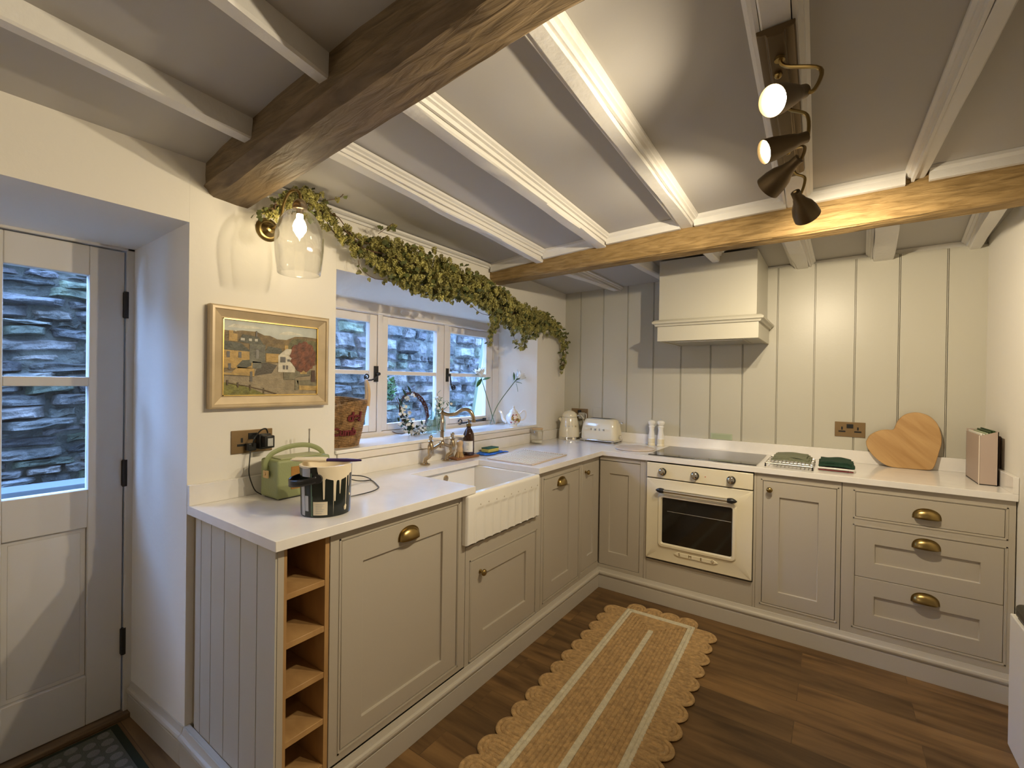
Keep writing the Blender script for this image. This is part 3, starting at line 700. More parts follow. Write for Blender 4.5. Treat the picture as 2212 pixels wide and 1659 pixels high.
for k in range(10):
    y = ya_+.0583*(k+.5)
    if ya_+.04 < y < yb2-.02: b.lathe([(.0045, 0), (.0035, .0012), (0, .0016)], (.6013, y, .826), 5, (1, 0, 0))
b.build('fluted_front', [M['ceramic'], mat('ceramic_shadow_marks', (.55, .48, .38), .3)], r, smooth=True, angle=50)
OVY, OVZ = -1.606, .84
b = B(); b.lathe([(.018, 0), (.018, .003), (.013, .005), (.010, .003)], (x0+.048, OVY, OVZ), 24, (1, 0, 0)); b.cur = 1; b.lathe([(.010, .0), (0, .0032)], (x0+.048, OVY, OVZ), 16, (1, 0, 0))
b.build('overflow', [M['copper'], M['dark']], r, smooth=True)
b = B(); b.lathe([(.042, 0), (.042, .003), (.03, .004), (0, .002)], (.36, -1.62, z0+.03), 28); b.build('plug_hole', M['copper'], r, smooth=True)

# bridge tap
r = empty('bridge_tap', (.09, -1.565, .91), 'aged brass bridge tap with curved spout and white levers behind the sink', 'tap')
b = B()
for y in (-1.648, -1.478):
    b.lathe([(.026, 0), (.026, .004), (.014, .008), (.011, .014)], (.068, y-.012, .911), 20)
    b.tube(curve([(.068, y-.012, .92), (.070, y-.010, .94), (.088, y-.003, .955), (.095, y, .972)], 6), .0105, 12)
    b.lathe([(.010, 0), (.016, .010), (.0175, .03), (.016, .05), (.011, .062), (.010, .066), (.015, .070), (.015, .076), (.008, .080), (.010, .092), (.012, .099), (.008, .107), (0, .110)], (.095, y, .962), 20)
b.tube(curve([(.095, -1.648, .995), (.095, -1.62, .998), (.095, -1.59, 1.008), (.095, -1.563, 1.012), (.095, -1.536, 1.008), (.095, -1.506, .998), (.095, -1.478, .995)], 5), .009, 12)
b.lathe([(.012, 0), (.017, .008), (.017, .03), (.011, .038)], (.095, -1.563, .992), 20)
b.build('tap_body', M['copper'], r, smooth=True, angle=50)
b = B(); b.lathe([(.0105, 0), (.0105, .05), (.013, .052), (.013, .058), (.0105, .06), (.0105, .10), (.0125, .102), (.0125, .107), (.010, .11), (.010, .15), (.0185, .154), (.0185, .158), (.010, .163), (.006, .17), (.009, .177), (.006, .184), (0, .187)], (.095, -1.563, 1.028), 20)
b.tube(curve([(.095, -1.563, 1.186), (.125, -1.545, 1.176), (.155, -1.525, 1.180), (.182, -1.508, 1.200), (.205, -1.494, 1.206), (.226, -1.480, 1.195), (.238, -1.472, 1.170), (.240, -1.470, 1.150)], 6), [.009]*40+[.010]*3 if False else .0105, 12)
b.lathe([(.0135, 0), (.0135, .014), (.011, .016)], (.240, -1.470, 1.136), 16)
b.build('spout', M['copper'], r, smooth=True, angle=50)
for y in (-1.648, -1.478):
    b = B(); b.lathe([(.006, 0), (.0085, .004), (.006, .01), (.0075, .025), (.009, .040), (.009, .052), (.005, .058), (0, .060)], (.105, y, 1.052), 14, (.82, .55, -.02)); b.build('lever', M['china'], r, smooth=True, label='white ceramic lever')
# things at the sink
b = B(); b.box(.045, .118, -1.462, -1.262, .9105, .9225); b.build('soap_tray', M['tray'], bevel=.003, label='dark wooden tray under the soap bottle and dish brush', cat='tray')
r = empty('soap_bottle', (.078, -1.318, .923), 'amber soap dispenser bottle with cream label and brass pump on the wooden tray', 'soap bottle')
b = B(); b.lathe([(.030, 0), (.034, .003), (.034, .105), (.031, .125), (.020, .150), (.013, .160), (.013, .170)], (.078, -1.318, .9230), 32); b.build('bottle', M['amber'], r, smooth=True)
def cylmap(c, R, a0): return lambda x, y, z: (c[0]+(R+z)*cos(a0+x/R), c[1]+(R+z)*sin(a0+x/R), c[2]+y)
b = B(); f = cylmap((.078, -1.318, .974), .0345, radians(-52)); b.grid(lambda u, v: f(lerp(-.036, .030, u), lerp(-.030, .034, v), 0), 16, 1)
b.cur = 1
for zz, wd in ((.992, .022), (.984, .018), (.957, .012)):
    for k in range(int(wd/.0045)): xx = -wd/2+k*.0045-.003; b.grid(lambda u, v: f(xx+u*.003, zz-.974+v*.004, .0004), 1, 1)
b.build('paper_label', [M['paper'], M['greylabel']], r)
b = B(); b.lathe([(.015, 0), (.015, .016), (.009, .019), (.0045, .020), (.0045, .034), (.008, .035), (.008, .042), (0, .043)], (.078, -1.318, 1.093), 20); b.tube([(.078, -1.318, 1.131), (.108, -1.325, 1.131), (.116, -1.327, 1.124)], .0038, 8)
b.build('pump', M['brass'], r, smooth=True, angle=50)
r = empty('dish_brush', (.092, -1.412, .923), 'round wooden dish brush with fanned bristles, left of the amber bottle', 'brush')
b = B(); b.lathe([(.017, 0), (.020, .012), (.016, .024), (.015, .034), (.020, .046), (.019, .058), (.010, .066), (0, .067)], (.092, -1.412, .953), 24); b.build('handle', M['lwood'], r, smooth=True)
b = B()
for i in range(70):
    a = random.uniform(0, 2*pi); q = sqrt(random.random()); b.cyl((.092+.016*q*cos(a), -1.412+.016*q*sin(a), .955), (.092+.030*q*cos(a), -1.412+.030*q*sin(a), .9235), .0016, n=4)
b.build('bristles', M['bristle'], r)
b = B()
def cloth(u, v):
    x = lerp(.035, .150, u); y = lerp(-1.225, -1.015, v)
    return (x+.006*sin(v*9), y+.008*sin(u*7), .9125+.004*abs(sin(u*11+v*5))*(1 if not (.2 < u < .75 and .3 < v < .8) else .2)+.0025*noise.noise(Vector((u*4, v*6, 0))))
b.grid(cloth, 30, 40); b.build('dishcloth', M['blue'], smooth=True, solid=.0022, label='bright blue folded cloth lying beside the sink under the sponge', cat='cloth')
r = empty('sponge', (.075, -1.105, .9165), 'yellow and green scouring sponge on the blue cloth', 'sponge')
b = B(); b.box(.048, .108, -1.160, -1.055, .9175, .939); b.build('foam', M['sponge'], r, bevel=.004)
b = B(); b.box(.048, .108, -1.160, -1.055, .939, .946); b.build('scourer', M['sponget'], r, bevel=.002)
# draining mat
r = empty('draining_mat', (.36, -1.1, .91), 'flat slatted cream draining mat on the worktop right of the sink', 'draining mat')
b = B(); A = [Vector(p) for p in ((.225, -1.315, 0), (.170, -.870, 0), (.500, -.885, 0), (.525, -1.320, 0))]
def qp(u, v, z): return A[0].lerp(A[3], u).lerp(A[1].lerp(A[2], u), v)+Vector((0, 0, z))
def strip(b, u0, u1, v0, v1, z0, z1): b.hexa([qp(u0, v0, z0), qp(u1, v0, z0), qp(u1, v1, z0), qp(u0, v1, z0)], [qp(u0, v0, z1), qp(u1, v0, z1), qp(u1, v1, z1), qp(u0, v1, z1)])
n = 20
for k in range(n): strip(b, k/n+.006, (k+.56)/n, .03, .97, .9112, .9150)
b.build('slats', M['paper'], r, bevel=.001, seg=1)
b = B(); strip(b, 0, 1, .01, .99, .9103, .9110); b.build('under_mat', mat('tan_mat', (.50, .40, .30), .8), r)
b = B(); strip(b, -.02, 1.0, 0, .03, .9105, .9165); strip(b, -.02, 1.0, .97, 1, .9105, .9165); strip(b, .97, 1.02, 0, 1, .9105, .9165); 
for v in (.25, .5, .75): strip(b, 0, .98, v-.012, v+.012, .9105, .9135)
b.build('rim', mat('rim_beige', (.66, .54, .42), .6), r, bevel=.001, seg=1)

# ------------------------------------------------------------------ oven, hob, hood
r = empty('built_in_oven', (1.197, -.55, .268), 'cream enamelled built-in oven with a black-ended bar handle and three dials', 'oven')
b = B(); b.box(.899, 1.494, YF+.004, -.05, .272, .868); b.build('oven_case', M['dark'], r)
b = F(BF); b.fb(.900, 1.494, .780, .871, -.002, .018); b.build('control_panel', M['cream'], r, bevel=.003)
b = F(BF); u0, u1, v0, v1 = .900, 1.494, .277, .774; g0, g1, q0, q1 = 1.000, 1.391, .388, .664
def ring(b, a, c):  # a,c = (u0,u1,v0,v1,n)
    A_ = [(a[0], a[2], a[4]), (a[1], a[2], a[4]), (a[1], a[3], a[4]), (a[0], a[3], a[4])]; C_ = [(c[0], c[2], c[4]), (c[1], c[2], c[4]), (c[1], c[3], c[4]), (c[0], c[3], c[4])]
    b.add([BF(*p) for p in A_+C_], [(i, (i+1) % 4, 4+(i+1) % 4, 4+i) for i in range(4)])
def rrect(b, L, n=8):
    """list of rounded rect rings (u0,u1,v0,v1,radius,n)"""
    vs = []; k = 4*(n+1)
    for (a0, a1, c0, c1, rad, d) in L:
        for (cx, cz, s) in ((a1-rad, c1-rad, 0), (a0+rad, c1-rad, 1), (a0+rad, c0+rad, 2), (a1-rad, c0+rad, 3)):
            for i in range(n+1): a = pi/2*(s+i/n); vs.append(BF(cx+rad*cos(a), cz+rad*sin(a), d))
    b.add(vs, [(j*k+i, j*k+(i+1) % k, (j+1)*k+(i+1) % k, (j+1)*k+i) for j in range(len(L)-1) for i in range(k)])
rrect(b, [(u0, u1, v0, v1, .004, -.002), (u0, u1, v0, v1, .004, .016), (u0+.003, u1-.003, v0+.003, v1-.003, .004, .019), (u0+.045, u1-.045, v0+.055, v1-.045, .03, .019), (u0+.062, u1-.062, v0+.072, v1-.060, .03, .024), (g0-.026, g1+.026, q0-.026, q1+.026, .026, .0250), (g0-.019, g1+.019, q0-.019, q1+.019, .022, .0335), (g0-.006, g1+.006, q0-.006, q1+.006, .013, .0345), (g0, g1, q0, q1, .010, .020)])
od = b.build('oven_door', M['cream'], r, smooth=True, angle=40)
b = F(BF); b.fb(g0-.004, g1+.004, q0-.004, q1+.004, .012, .0205); b.build('glass', M['ovenglass'], od)
b = F(BF); b.tube([BF(g0+.03, .585, .0212), BF(g1-.004, .585, .0212)], .0014, 6); b.build('shelf_line', M['steel'], od)
b = B(); hz = .712; b.cyl(BF(1.005, hz, .052), BF(1.383, hz, .052), .0105, n=16); hb = b.build('door_handle', M['steel'], od, smooth=True)
for u, s in ((1.005, -1), (1.383, 1)):
    b = B()
    b.lathe([(.0125, -.012), (.015, 0), (.0155, .012), (.011, .026), (.004, .036), (0, .038)], BF(u, hz, .052), 18, (s, 0, 0)); b.cyl(BF(u+s*.01, hz, .018), BF(u+s*.01, hz, .052), .009, n=12)
    b.build('handle_end', M['black'], od, smooth=True, label='black end of the oven handle')
for i, u in enumerate((.998, 1.188, 1.384)):
    b = B(); o = BF(u, .822, .018)
    b.lathe([(.023, 0), (.024, .004), (.021, .012), (.019, .013)], o, 28, (0, -1, 0)); b.cur = 1; b.lathe([(.0185, .013), (.0175, .024), (.013, .027), (0, .028)], o, 28, (0, -1, 0)); b.cur = 2
    p = BF(u, .822, .044); b.box(p[0]-.0045, p[0]+.0045, p[1]-.004, p[1]+.018, .815, .846)
    b.build('dial', [M['black'], M['chrome'], M['steel']], r, smooth=True, angle=40)
b = B(); b.lathe([(.003, 0), (.002, .002), (0, .0022)], BF(1.245, .822, .018), 10, (0, -1, 0)); b.build('indicator', mat('red_lamp', (.5, .05, .02), .3), r)
b = B(); pl = [(-.125, -.004), (-.10, .012), (.10, .012), (.125, -.004), (.10, -.014), (-.10, -.014)]
b.prism(pl, lambda x, y: BF(1.198+x, .338+y, .018), lambda x, y: BF(1.198+x, .338+y, .026)); b.build('badge_rib', M['cream'], od, bevel=.003)
for k, ch in enumerate('SMEG'): text('badge_letter', ch, .024, lambda x, y, z, k=k: BF(1.106+.062*k+x, .338+y, .0265+z), M['brass'], od, depth=.001)
r = empty('induction_hob', (1.2, -.30, .91), 'black glass induction hob set in the worktop above the oven', 'hob')
b = B(); b.box(.893, 1.503, -.522, -.062, .9105, .9155); b.cur = 1
for x in (1.02, 1.13, 1.20, 1.27, 1.38):
    for k in range(3): b.box(x+k*.012, x+k*.012+.006, -.500, -.498, .9156, .9160)
b.build('glass_top', [M['hobglass'], M['greylabel']], r)
# hood
r = empty('cooker_hood', (1.21, -.25, 1.62), 'painted boxed-in cooker hood with a moulded shelf on the panelled wall', 'cooker hood')
b = B(); b.box(.935, 1.488, -.487, -.002, 1.745, 2.135); b.build('chimney_box', M['panel'], r, bevel=.002)
hx0, hx1, hy = .930, 1.500, -.497
b = B(); b.box(hx0, hx1, hy, hy+.018, 1.628, 1.745); b.box(hx0, hx0+.018, hy+.0182, -.002, 1.628, 1.745); b.box(hx1-.018, hx1, hy+.0182, -.002, 1.628, 1.745); b.box(hx0+.019, hx1-.019, hy+.019, -.002, 1.735, 1.744); b.build('fascia', M['panel'], r, bevel=.002)
b = B(); PR = [(0, 1.722), (.010, 1.722), (.014, 1.732), (.026, 1.738), (.028, 1.748), (.016, 1.758), (.006, 1.762), (0, 1.762)]
path = [(hx0, -.002, -1, 0), (hx0, hy, -1, -1), (hx1, hy, 1, -1), (hx1, -.002, 1, 0)]
n = len(PR); vs = [(x+dx*u, y+dy*u, z) for x, y, dx, dy in path for u, z in PR]
b.add(vs, [(j*n+i, j*n+(i+1) % n, (j+1)*n+(i+1) % n, (j+1)*n+i) for j in range(3) for i in range(n)]+[tuple(range(n)), tuple(3*n+i for i in range(n))[::-1]])
b.build('cornice', M['panel'], r, smooth=True, angle=30)
b = B(); b.box(hx0+.018, hx1-.018, hy+.018, -.002, 1.634, 1.640); b.cur = 1; b.box(1.02, 1.41, -.42, -.10, 1.626, 1.634); b.build('extractor_insert', [M['panel'], M['steel']], r)

# ------------------------------------------------------------------ sockets
def socket(name, fr, u0, u1, v0, v1, label, holes=(1, 1), mid=True):
    b = F(fr); b.fb(u0, u1, v0, v1, .0005, .006); c = fr((u0+u1)/2, (v0+v1)/2, 0)
    r = empty(name, c, label, 'socket'); b.build('faceplate', M['plate'], r, bevel=.0015)
    b = F(fr); w_ = u1-u0; vc = lerp(v0, v1, .42)
    for k, on in zip((.24, .76), holes):
        if on:
            u = u0+w_*k; b.fb(u-.004, u+.004, vc+.004, vc+.022, .006, .0066); b.fb(u-.017, u+.017, vc-.010, vc-.001, .006, .0066)
    if mid: b.fb((u0+u1)/2-.016, (u0+u1)/2+.016, v1-.036, v1-.012, .006, .009)
    b.build('pin_slots', M['black'], r); return r
WLf = lambda u, v, n: (n, u, v)
WBf = lambda u, v, n: (u, -n, v)
socket('wall_socket', WLf, -2.600, -2.447, 1.073, 1.161, 'bronze double socket with a black charger plugged in, below the painting', (1, 0))
socket('wall_socket', WBf, 1.858, 2.005, 1.060, 1.148, 'bronze double socket on the panelling left of the heart board')
socket('wall_socket', WBf, .072, .218, 1.060, 1.148, 'bronze double socket behind the kettle in the corner', (0, 0), True)
r = empty('plug_adapter', (.03, -2.50, 1.09), 'black plug charger in the socket below the painting', 'charger')
b = B(); b.box(.0075, .040, -2.512, -2.468, 1.085, 1.145); b.box(.040, .075, -2.508, -2.472, 1.092, 1.140); b.build('charger_body', M['black'], r, bevel=.004)
b = B(); b.box(.0755, .0762, -2.500, -2.480, 1.100, 1.130); b.build('rating_label', M['greylabel'], r)
b = B(); b.box(.0075, .032, -2.553, -2.520, 1.082, 1.112); b.build('plug', M['black'], r, bevel=.004)
b = B(); b.tube(curve([(.030, -2.535, 1.10), (.045, -2.535, 1.13), (.05, -2.515, 1.160), (.05, -2.495, 1.165), (.045, -2.485, 1.148)], 6), .003, 6)
b.tube(curve([(.025, -2.540, 1.084), (.03, -2.545, 1.05), (.032, -2.548, 1.00), (.036, -2.540, .96), (.045, -2.530, .93), (.063, -2.515, .9145)], 6), .0022, 6)
b.build('cable', M['black'], r, smooth=True)
b = B(); b.tube(curve([(.09, -2.295, .9135), (.13, -2.26, .945), (.10, -2.18, .94), (.11, -2.10, .926), (.135, -2.075, .915), (.165, -2.09, .914), (.15, -2.14, .916), (.10, -2.19, .93), (.12, -2.27, .93)], 8), .0022, 6)
b.tube(curve([(.165, -2.09, .914), (.20, -2.10, .9135), (.27, -2.135, .9135), (.315, -2.165, .9135), (.345, -2.23, .9135), (.34, -2.33, .9135), (.28, -2.37, .9135), (.21, -2.36, .9135)], 8), .0022, 6)
b.build('radio_cable', M['black'], smooth=True, label='thin black flex looped on the worktop right of the paint tub', cat='cable')
b = F(WBf); b.fb(1.155, 1.292, .985, 1.026, .0005, .004); o = b.build('wall_label', M['sticker'], bevel=.001, label='small pale green label plate on the panelling just above the hob', cat='label')
b = F(WBf)
for k in range(3): b.fb(1.165, 1.282, .993+.009*k, .9965+.009*k, .004, .0044)
b.build('label_lines', mat('label_ink', (.30, .36, .22), .6), o)
b = F(WBf); b.fb(.262, .338, 1.075, 1.163, .0005, .004); b.build('blanking_plate', M['panel'], bevel=.002, label='painted blanking plate on the panelling above the toaster', cat='wall plate')

# ------------------------------------------------------------------ worktop things on the left
r = empty('radio', (.128, -2.414, .91), 'sage green leather radio with a strap handle, behind the paint tub', 'radio')
b = B(); b.box(.066, .190, -2.522, -2.306, .9145, 1.058); rb = b.build('case', M['green'], r, bevel=.009, seg=4)
b = B(); b.box(.1895, .1915, -2.470, -2.345, .945, 1.030); b.build('grille', M['orange'], r, bevel=.0008)
b = B(); b.box(.085, .172, -2.500, -2.330, 1.057, 1.062); b.build('top_plate', mat('radio_top', (.36, .38, .20), .4), r, bevel=.002)
b = B(); b.tube(curve([(.128, -2.527, 1.020), (.128, -2.533, 1.045), (.128, -2.515, 1.075), (.128, -2.47, 1.093), (.128, -2.414, 1.100), (.128, -2.36, 1.094), (.128, -2.315, 1.072), (.128, -2.298, 1.045), (.128, -2.300, 1.020)], 6), .0095, 10, flat=.30)
st = b.build('strap_handle', M['green'], r, smooth=True)
b = B(); b.box(.112, .144, -2.536, -2.529, .990, 1.018); b.lathe([(.006, 0), (.006, .004), (0, .005)], (.128, -2.536, 1.006), 12, (0, -1, 0)); b.build('strap_stud', mat('tan_leather', (.62, .42, .18), .5), st, bevel=.002)
b = B(); b.cyl((.10, -2.345, 1.055), (.10, -2.345, 1.150), .0032, n=10); b.cyl((.10, -2.345, 1.150), (.10, -2.345, 1.158), .0045, n=10); b.build('aerial', M['chrome'], r, smooth=True)
b = B(); b.box(.075, .180, -2.51, -2.318, .9103, .915); b.build('base_foot', M['black'], r)
# paint tub
c = (.441, -2.486, .9105); r = empty('paint_tub', c, 'black paint tub dripping with cream paint, standing on the worktop by the radio', 'paint tub')
b = B(); R0, R1, H = .078, .0835, .165
rad = lambda z: lerp(R0, R1, z/H)
b.openlathe([(0.0001, 0), (R0, 0), (R0+.001, .004), (rad(.08), .08), (R1, H), (R1-.003, H+.001), (R1-.0035, H-.01), (R0-.003, .02), (0.0001, .018)], c, 64)
tub = b.build('tub', M['tin'], r, smooth=True, angle=50)
a_cam = atan2(CAM.y-c[1], CAM.x-c[0])
def tubmap(a, z, off): a = a_cam+a; q = rad(z)+off; return (c[0]+q*cos(a), c[1]+q*sin(a), c[2]+z)
b = B(); drips = [(-.08, .050, .106), (.34, .050, .114), (.29, .012, .30), (.55, .034, .092), (.86, .022, .142), (1.02, .02, .075), (-2.2, .1, .05), (-1.7, .05, .03), (2.0, .08, .06), (2.7, .05, .04)]
N = 480; top = []; bot = []
for i in range(N+1):
    a = -pi+2*pi*i/N; base = .006+.004*sin(a*3)+.003*sin(a*7+1)
    if -.34 < a < 1.25: base = (.030+.016*max(0, sin((a+.2)*2.4)))*min(1, (a+.34)/.10+.25)
    dp = base
    for (a0, wd, L) in drips:
        q = abs(a-a0)/wd
        if q < 1.6: dp = max(dp, base+(L-base)*(sqrt(max(0, 1-(q/.8)**6)) if q < .8 else 0)+(.006*max(0, 1-(q-.8)/.8) if q >= .8 else 0))
    dp = min(dp, .163)
    top.append(tubmap(a, H, .0012)); bot.append(tubmap(a, H-dp, .0012))
mid = [tubmap(-pi+2*pi*i/N, H-.004, .0012) for i in range(N+1)]
b.add(top+bot, [(i, i+1, N+2+i, N+1+i) for i in range(N)])
inn2 = [(c[0]+(R1-.006)*cos(a_cam-pi+2*pi*i/N), c[1]+(R1-.006)*sin(a_cam-pi+2*pi*i/N), c[2]+.126) for i in range(N+1)]
inn = [(c[0]+(R1-.0045)*cos(a_cam-pi+2*pi*i/N), c[1]+(R1-.004)*sin(a_cam-pi+2*pi*i/N), c[2]+H+.0015) for i in range(N+1)]
b.add(top+inn, [(i, i+1, N+2+i, N+1+i) for i in range(N)])
b.add(inn+inn2, [(i, i+1, N+2+i, N+1+i) for i in range(N)])
b.lathe([(.0775, .125), (0, .127)], c, 32)
for a0, zz, rr_ in ((.85, .028, .006), (.82, .022, .008), (1.12, .062, .005)):
    p = Vector(tubmap(a0, zz, .001)); b.sphere(p, rr_, 10, (.6, .6, 1.0))
b.build('wet_paint', M['paint'], tub, smooth=True, angle=50)
def patch(b, a0, a1, z0, z1, off=.0009, n=8): b.grid(lambda u, v: tubmap(lerp(a0, a1, u), lerp(z0, z1, v), off), n, 1)
b = B(); patch(b, -.50, .06, .008, .052); b.build('paint_label', M['label'], tub)
b = B()
for k in range(6): patch(b, -.40, -.06-.05*(k % 3), .044-.006*k, .0455-.006*k, .0013, 4)
b.build('label_print', M['greylabel'], tub)
b = B(); patch(b, -1.15, -.92, .004, .115); patch(b, -.90, -.72, .020, .070); patch(b, -1.05, -.62, .132, .160); b.build('barcode_label', M['greylabel'], tub)
b = B(); patch(b, -.60, -.55, .004, .145, .001); patch(b, -.535, -.52, .004, .07, .001); b.build('seam_stripe', mat('seam_green', (.10, .17, .11), .5), tub)
b = B()
def strap(u, v):
    a = lerp(-.30, -2.15, u); bul = .006+.030*sin(pi*min(1, u*1.05))**.8
    return tubmap(a, .128-.010*u+lerp(-.011, .011, v)-.012*sin(pi*u), bul)
b.grid(strap, 30, 3); b.cyl(tubmap(-.30, .128, -.002), tubmap(-.30, .128, .010), .014, n=14)
b.build('carry_handle', M['black'], tub, smooth=True, solid=.003)
# paint brush across the rim
r = empty('paint_brush', (c[0], c[1], 1.078), 'paint-caked brush with a purple handle lying across the paint tub', 'paint brush')
d1 = rt.copy(); o0 = Vector((c[0]-.004, c[1]+.0, 1.0845)); nn = Vector((-d1.y, d1.x, 0))
def br(t, s, h): return o0+d1*t+nn*s+Vector((0, 0, h))
b = B(); vs = []
PRF = [(-.018, .014, .006), (.0, .010, .0055), (.03, .0075, .006), (.07, .008, .0065), (.10, .0065, .005), (.122, .003, .003)]
for t, w2, h2 in PRF:
    for k in range(10): a = 2*pi*k/10; vs.append(br(t, w2*cos(a), h2*sin(a)+.001))
b.add(vs, [(j*10+i, j*10+(i+1) % 10, (j+1)*10+(i+1) % 10, (j+1)*10+i) for j in range(5) for i in range(10)]+[tuple(range(10)), tuple(50+i for i in range(10))]); b.build('handle', M['purple'], r, smooth=True)
b = B(); vs = []
PRF = [(-.112, .020, .003), (-.105, .021, .006), (-.06, .018, .008), (-.015, .017, .009), (.005, .013, .008)]
for t, w2, h2 in PRF:
    for k in range(14): a = 2*pi*k/14; vs.append(br(t, w2*cos(a)*(1+.06*sin(k*5+t*90)), h2*sin(a)+.002+.0012*sin(k*3+t*200)))
b.add(vs, [(j*14+i, j*14+(i+1) % 14, (j+1)*14+(i+1) % 14, (j+1)*14+i) for j in range(4) for i in range(14)]+[tuple(range(14)), tuple(56+i for i in range(14))]); b.build('bristle_head', M['paint'], r, smooth=True)
# ------------------------------------------------------------------ painting
r = empty('framed_painting', (.02, -2.45, 1.24), 'framed village landscape painting in a gilt frame on the wall left of the window', 'painting')
py0, py1, pz0, pz1 = -2.685, -2.215, 1.248, 1.628
b = B(); PRF = [(0, .004), (0, .030), (.006, .034), (.014, .034), (.016, .028), (.042, .018), (.046, .020), (.048, .016), (.048, .004)]
n = len(PRF); cor = [(py0, pz0, 1, 1), (py1, pz0, -1, 1), (py1, pz1, -1, -1), (py0, pz1, 1, -1)]
vs = [(h, y+sy*u, z+sz*u) for y, z, sy, sz in cor for u, h in PRF]
b.add(vs, [(j*n+i, j*n+(i+1) % n, ((j+1) % 4)*n+(i+1) % n, ((j+1) % 4)*n+i) for j in range(4) for i in range(n)])
b.build('frame', M['gilt'], r, smooth=True, angle=20)
b = B(); g = .0035; iy0, iy1, iz0, iz1 = py0+.046, py1-.046, pz0+.046, pz1-.046
for e in ((iy0, iy1, iz0, iz0+g), (iy0, iy1, iz1-g, iz1), (iy0, iy0+g, iz0, iz1), (iy1-g, iy1, iz0, iz1)): b.box(.014, .021, *e)
b.build('gold_lip', M['gold'], r)
b = B(); b.box(.006, .014, iy0, iy1, iz0, iz1); cv = b.build('canvas', mat('painted_sky', (.42, .44, .40), .45, var=.25, vscale=11), r)
# painted shapes, coordinates in the picture (0..1, from the lower left)
def paint(nm, col, polys, lay, var=.2):
    b = B()
    for P in polys: b.add([(.0141+lay*.00022, lerp(iy0+g, iy1-g, u), lerp(iz0+g, iz1-g, v)) for u, v in P], [tuple(range(len(P)))])
    b.build(nm, mat(nm, col, .5, var=var, vscale=45, bump=.2, bscale=150), cv)
R_ = lambda a, c, q, s: [(a, q), (c, q), (c, s), (a, s)]
paint('painted_cloud', (.62, .60, .50), [[(.55, .86), (.60, .90), (.68, .92), (.78, .90), (.84, .88), (.72, .87)], [(.03, .90), (.1, .95), (.3, .94), (.4, .92), (.2, .90)]], 1)
paint('painted_hills', (.17, .115, .045), [[(0, .86), (.08, .85), (.18, .87), (.32, .87), (.40, .83), (.46, .83), (.54, .79), (.64, .79), (.74, .85), (.86, .86), (1, .85), (1, .3), (0, .3)]], 2, .35)
paint('painted_green_slope', (.12, .11, .045), [[(.62, .62), (.70, .80), (.78, .82), (1, .80), (1, .5), (.62, .5)]], 3, .4)
paint('painted_road', (.27, .215, .13), [[(0, 0), (1, 0), (1, .45), (.55, .45), (.40, .42), (0, .30)]], 4, .2)
paint('painted_road_shade', (.08, .065, .045), [[(.30, .26), (.48, .30), (.54, .42), (.40, .45), (.33, .40)], [(0, .26), (.30, .245), (.30, .26), (0, .275)], [(.64, .25), (.92, .29), (.92, .27), (.66, .235)]], 5)
paint('painted_grass', (.17, .16, .03), [[(0, 0), (0, .17), (.14, .15), (.30, .07), (.42, 0)]], 6, .4)
paint('painted_cottage_ochre', (.42, .27, .08), [R_(0, .28, .36, .60), [(.06, .28), (.30, .25), (.30, .36), (.14, .38)], R_(.42, .56, .46, .58), R_(.05, .09, .72, .86), R_(.09, .13, .72, .82), R_(.62, .66, .60, .71)], 7)
paint('painted_slate_roofs', (.085, .085, .06), [[(0, .60), (0, .72), (.16, .70), (.27, .59)], [(.12, .38), (.18, .47), (.27, .48), (.27, .40), (.22, .37)], [(.14, .72), (.18, .82), (.34, .80), (.40, .68), (.40, .66), (.24, .70)], [(.40, .58), (.44, .68), (.58, .66), (.60, .58)]], 8, .3)
paint('painted_grey_house', (.14, .135, .10), [R_(.25, .41, .44, .70), [(.28, .36), (.37, .36), (.37, .45), (.28, .46)]], 9, .4)
paint('painted_white_house', (.56, .51, .40), [[(.55, .32), (.55, .56), (.64, .66), (.70, .66), (.74, .52), (.74, .32)], ], 10)
paint('painted_windows', (.13, .12, .11), [R_(.57, .63, .46, .54), R_(.65, .68, .475, .51), R_(.60, .625, .36, .42), R_(.635, .66, .36, .42), R_(.03, .06, .50, .58), R_(.14, .17, .50, .58), R_(.045, .07, .34, .42), R_(.31, .345, .50, .63), R_(.255, .28, .18, .32), R_(.31, .325, .80, .88)], 11)
paint('painted_window_bars', (.50, .48, .42), [R_(.16, .20, .735, .77), R_(.24, .27, .735, .77), R_(.30, .33, .735, .77), R_(.322, .326, .50, .62), R_(.335, .338, .50, .62), R_(.10, .12, .85, .865)], 12)
paint('painted_low_walls', (.16, .14, .085), [R_(.61, .74, .21, .32), [(.74, .24), (.93, .29), (.93, .36), (.74, .34)], R_(.74, .78, .06, .22), [(.76, .20), (1, .22), (1, .12), (.78, .12)]], 13, .4)
paint('painted_yellow_wall', (.40, .27, .09), [[(.79, .13), (1, .12), (1, .05), (.79, .06)], R_(.80, .88, .30, .40), [(0, .30), (.22, .285), (.22, .26), (0, .27)]], 14, .3)
rnd = random.Random(3)
tr = [(.84+.155*cos(a)*(1+.12*rnd.uniform(-1, 1)), .56+.22*sin(a)*(1+.10*rnd.uniform(-1, 1))) for a in [2*pi*i/36 for i in range(36)]]; tr = [(min(p[0], 1), p[1]) for p in tr]
paint('painted_copper_beech', (.15, .045, .018), [tr], 15, .5)
paint('painted_trunk', (.07, .035, .02), [[(.93, .18), (.94, .36), (.98, .36), (.985, .18)]], 16)
